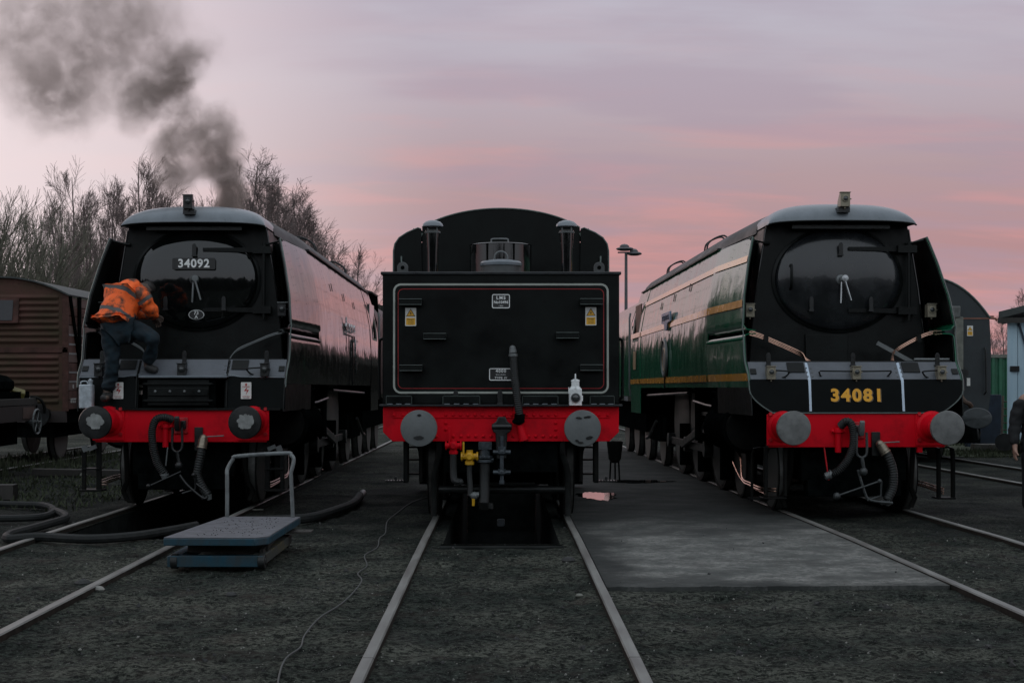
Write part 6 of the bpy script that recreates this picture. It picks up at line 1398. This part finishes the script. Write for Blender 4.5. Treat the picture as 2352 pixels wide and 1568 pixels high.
    S = {'a': (w(312, 664, 17.14), .115), 'b': (w(326, 680, 17.12), .108), 'c': (w(340, 700, 17.13), .095), 'd': (w(350, 716, 17.2), .080), 'e': (w(358, 732, 17.31), .062)}
    skin('jacket_sleeve', S, [('a', 'b'), ('b', 'c'), ('c', 'd'), ('d', 'e')], hv2, P, 3, wr=.018)
    S = {'a': (w(286, 676, 17.34), .10), 'b': (w(304, 704, 17.44), .085), 'c': (w(320, 720, 17.52), .075), 'd': (w(345, 724, 17.6), .055)}
    skin('jacket_sleeve', S, [('a', 'b'), ('b', 'c'), ('c', 'd')], hv2, P, 2, wr=.015)
    H = {'a': (w(328, 652, 17.44), .085), 'b': (w(340, 660, 17.50), .100), 'c': (w(348, 674, 17.54), .085)}
    skin('hair', H, [('a', 'b'), ('b', 'c')], 'hair', P, 2)
    hb = Vector(w(343, 674, 17.50)); m = M()
    m.ball(hb+Vector((.02, .085, -.03)), (.018, .03, .02), 8); m.ball(hb+Vector((-.07, .01, -.01)), (.015, .03, .035), 8); m.ball(hb+Vector((.08, .02, -.02)), (.015, .03, .035), 8); m.build('ears_and_nose', 'skin', P) if False else None
    for pts in ([(248, 902, 17.08), (246, 911, 17.02), (236, 915, 16.90)], [(339, 838, 17.2), (342, 846, 17.19), (364, 851, 17.2)]):
        B = {'a': (w(*pts[0]), .075), 'b': (w(*pts[1]), (.062, .058)), 'c': (w(*pts[2]), (.052, .045))}
        skin('boot', B, [('a', 'b'), ('b', 'c')], 'boot', P, 2)
worker()
def onlooker():
    gx_, gy_ = 6.20, 16.4; P = thing('person', 'person in a long black coat cut off by the right edge, arm hanging down', 'person', (gx_, gy_, gz(gy_)))
    J = {'pelvis': ((0, 0, .93), .12), 'waist': ((0, 0, 1.08), .12), 'chest': ((0, 0, 1.28), .145), 'neck0': ((0, 0, 1.44), .075), 'neck': ((0, -.01, 1.52), .058), 'h0': ((0, -.02, 1.60), .080), 'h1': ((0, -.02, 1.70), .090), 'h2': ((0, -.01, 1.77), .06)}
    E = [('pelvis', 'waist'), ('waist', 'chest'), ('chest', 'neck0'), ('neck0', 'neck'), ('neck', 'h0'), ('h0', 'h1'), ('h1', 'h2')]
    for s, n in ((-1, 'l'), (1, 'r')):
        J.update({n+'s': ((s*.19, 0, 1.40), .065), n+'e': ((s*.27, .02, 1.10), .048), n+'w': ((s*.30, -.05, .86), .033), n+'hp': ((s*.10, 0, .88), .095), n+'k': ((s*.11, -.01, .48), .065), n+'a': ((s*.11, .03, .09), .045), n+'f': ((s*.12, -.13, .04), .036), n+'p': ((s*.305, -.065, .79), .034)})
        E += [('neck0', n+'s'), (n+'s', n+'e'), (n+'e', n+'w'), (n+'w', n+'p'), ('pelvis', n+'hp'), (n+'hp', n+'k'), (n+'k', n+'a'), (n+'a', n+'f')]
        for k, (o, L) in enumerate(((-.028, .060), (-.009, .070), (.010, .066), (.027, .052))):
            a = Vector((s*.305, -.065+o, .755)); b = a+Vector((-s*.004, 0, -L*.6)); c = a+Vector((-s*.022, 0, -L))
            for t, q, r in (('a', a, .0115), ('b', b, .0100), ('c', c, .0088)): J[f'{n}{k}{t}'] = (tuple(q), r)
            E += [(n+'p', f'{n}{k}a'), (f'{n}{k}a', f'{n}{k}b'), (f'{n}{k}b', f'{n}{k}c')]
        J[n+'t1'] = ((s*.30, -.11, .785), .013); J[n+'t2'] = ((s*.285, -.125, .745), .010); E += [(n+'p', n+'t1'), (n+'t1', n+'t2')]
    skin('body', J, E, 'skin', P, 2, 'pelvis')
    C = {'hem': ((0, .01, .70), (.235, .19)), 'h': ((0, 0, .92), (.22, .175)), 'w': ((0, 0, 1.12), (.215, .17)), 'c': ((0, 0, 1.30), (.225, .175)), 's': ((0, 0, 1.42), (.17, .13)), 'n': ((0, 0, 1.49), .085)}
    skin('coat', C, [('hem', 'h'), ('h', 'w'), ('w', 'c'), ('c', 's'), ('s', 'n')], 'coat', P, 3, 'w', wr=.02)
    for s in (-1, 1):
        skin('coat_sleeve', {'a': ((s*.17, 0, 1.40), .105), 'b': ((s*.235, .01, 1.25), .090), 'c': ((s*.275, .02, 1.10), .080), 'd': ((s*.295, -.02, .96), .068), 'e': ((s*.303, -.05, .855), .058)}, [('a', 'b'), ('b', 'c'), ('c', 'd'), ('d', 'e')], 'coat', P, 3, wr=.015)
        skin('trouser_leg', {'a': ((s*.10, 0, .86), .12), 'b': ((s*.11, 0, .48), .09), 'c': ((s*.11, .02, .10), .085)}, [('a', 'b'), ('b', 'c')], 'coat', P, 2)
        skin('shoe', {'a': ((s*.11, .04, .07), .055), 'b': ((s*.12, -.12, .045), .045)}, [('a', 'b')], 'boot', P, 2)
    skin('hair', {'a': ((0, .02, 1.66), .095), 'b': ((0, .0, 1.76), .085)}, [('a', 'b')], 'hair', P, 2)
    m = M(); m.ball((0, -.115, 1.645), (.014, .022, .022), 8); m.build('nose', 'skin', P)
    for s in (-1, 1):
        m = M(); m.ball((s*.032, -.098, 1.675), (.013, .012, .009), 8); m.build('eye', 'white', P)
        m = M(); m.ball((s*.085, -.01, 1.655), (.012, .022, .032), 8); m.build('ear', 'skin', P)
    m = M(); m.ball((0, -.098, 1.60), (.026, .01, .007), 8); m.build('mouth', 'glove', P)
onlooker()
def oil_can():
    p = W(199, 926, 16.98); C = thing('oil_can', 'grey metal oil can with handle standing left on the black engine front ledge', 'can', (p.x, p.y, 1.203-DROP*2.5+.02))
    m = M(); m.prism(rrect(.165, .13, .035), 'z', 0, .285); m.build('can_body', 'can', C, bevel=.012)
    m = M(); m.lathe([(.024, 0), (.024, .03), (.030, .032), (.030, .055), (.014, .06), (.012, .075), (0, .076)], (.045, 0, .283), (0, 0, 1), 16); m.build('can_cap', 'can', C)
    m = M(); m.tube(smoothpath([(-.07, 0, .285), (-.068, 0, .315), (-.04, 0, .325), (.0, 0, .322), (.015, 0, .29)], 4), .007, 6); m.build('can_handle', 'can', C)
oil_can()
m = M(); m.box(-5.12, -4.82, 17.06, 17.2, 1.15, 1.20); m.build('can_ledge', 'black', black_engine if False else None) if False else None
# ------------------------------------------------------------------ smoke from the black engine's chimney
def smoke():
    D = 19.6
    blobs = [(526, 478, 32, 1.8, 0), (530, 440, 38, 1.6, 0), (522, 402, 46, 1.4, 0), (495, 368, 52, 1.0, .1), (455, 372, 46, .55, .2), (405, 400, 52, 1.05, -.1), (388, 350, 50, .8, -.2), (430, 300, 60, .85, .1), (480, 300, 50, .7, 0), (505, 335, 46, .6, 0), (425, 255, 44, .35, .2),
             (345, 232, 56, 1.1, 0), (385, 192, 64, 1.25, .1), (420, 150, 60, .85, .1), (310, 262, 44, .45, -.2), (460, 110, 60, .22, 0), (290, 150, 110, .50, .2), (265, 60, 120, .62, 0), (350, 40, 90, .40, .3), (215, 190, 80, .42, 0),
             (130, 160, 110, .52, .1), (70, 70, 100, .42, .2), (105, 240, 80, .58, 0), (160, 60, 90, .25, 0), (50, 150, 80, .38, -.2), (170, 265, 60, .28, 0), (-60, 60, 120, .4, 0), (250, -60, 110, .5, .1), (80, -40, 110, .35, 0)]
    P = [(W(px, py, D+dy*2), r/3267*D, w) for px, py, r, w, dy in blobs]
    # a loose skin round the puffs
    lo = Vector([min(p[0][i]-p[1]*1.5 for p in P) for i in range(3)]); hi = Vector([max(p[0][i]+p[1]*1.5 for p in P) for i in range(3)])
    lo.z = max(lo.z, 3.75-DROP*3); m = M(); m.box(lo.x, hi.x, lo.y, hi.y, lo.z, hi.z)
    mt = bpy.data.materials.new('smoke'); mt.use_nodes = True; nt = mt.node_tree; N = nt.nodes; L = nt.links; N.clear()
    out = N.new('ShaderNodeOutputMaterial'); pv = N.new('ShaderNodeVolumePrincipled'); L.new(pv.outputs[0], out.inputs['Volume'])
    pv.inputs['Color'].default_value = (.56, .475, .43, 1); pv.inputs['Anisotropy'].default_value = .2
    tc = N.new('ShaderNodeTexCoord')
    nz = N.new('ShaderNodeTexNoise'); nz.inputs['Scale'].default_value = 1.7; nz.inputs['Detail'].default_value = 6; nz.inputs['Roughness'].default_value = .62; L.new(tc.outputs['Object'], nz.inputs['Vector'])
    sb = N.new('ShaderNodeVectorMath'); sb.operation = 'SUBTRACT'; sb.inputs[1].default_value = (.5, .5, .5); L.new(nz.outputs['Color'], sb.inputs[0])
    sc = N.new('ShaderNodeVectorMath'); sc.operation = 'SCALE'; sc.inputs[3].default_value = 1.05; L.new(sb.outputs[0], sc.inputs[0])
    wp = N.new('ShaderNodeVectorMath'); wp.operation = 'ADD'; L.new(tc.outputs['Object'], wp.inputs[0]); L.new(sc.outputs[0], wp.inputs[1])
    # the warp is weaker at the chimney
    sx = N.new('ShaderNodeSeparateXYZ'); L.new(tc.outputs['Object'], sx.inputs[0]); zr = N.new('ShaderNodeMapRange'); zr.inputs[1].default_value = 3.6; zr.inputs[2].default_value = 5.2; zr.inputs[3].default_value = .30; zr.inputs[4].default_value = .78; L.new(sx.outputs[2], zr.inputs[0]); L.new(zr.outputs[0], sc.inputs[3])
    tot = None
    for c, r, w in P:
        d = N.new('ShaderNodeVectorMath'); d.operation = 'DISTANCE'; d.inputs[1].default_value = c; L.new(wp.outputs[0], d.inputs[0])
        mr = N.new('ShaderNodeMapRange'); mr.interpolation_type = 'SMOOTHSTEP'; mr.inputs[1].default_value = r*(1.25 if w > .7 else 1.5); mr.inputs[2].default_value = r*(.45 if w > .7 else .05); mr.inputs[3].default_value = 0; mr.inputs[4].default_value = w/max(.5, r/.28); L.new(d.outputs['Value'], mr.inputs[0])
        if tot is None: tot = mr.outputs[0]
        else:
            a = N.new('ShaderNodeMath'); a.operation = 'ADD'; L.new(tot, a.inputs[0]); L.new(mr.outputs[0], a.inputs[1]); tot = a.outputs[0]
    n2 = N.new('ShaderNodeTexNoise'); n2.inputs['Scale'].default_value = 3.2; n2.inputs['Detail'].default_value = 6; n2.inputs['Roughness'].default_value = .62; L.new(wp.outputs[0], n2.inputs['Vector'])
    m2 = N.new('ShaderNodeMapRange'); m2.inputs[1].default_value = .40; m2.inputs[2].default_value = .58; m2.inputs[3].default_value = .22; m2.inputs[4].default_value = 1.5; L.new(n2.outputs[0], m2.inputs[0])
    a = N.new('ShaderNodeMath'); a.operation = 'MULTIPLY'; L.new(tot, a.inputs[0]); L.new(m2.outputs[0], a.inputs[1])
    b = N.new('ShaderNodeMath'); b.operation = 'MULTIPLY'; b.inputs[1].default_value = 3.3; L.new(a.outputs[0], b.inputs[0]); L.new(b.outputs[0], pv.inputs['Density'])
    MT['smoke'] = mt; o = m.build('smoke', 'smoke', smooth=0, kind='stuff'); tag(o, 'brown grey smoke drifting left from the black engine chimney', 'smoke')
smoke()
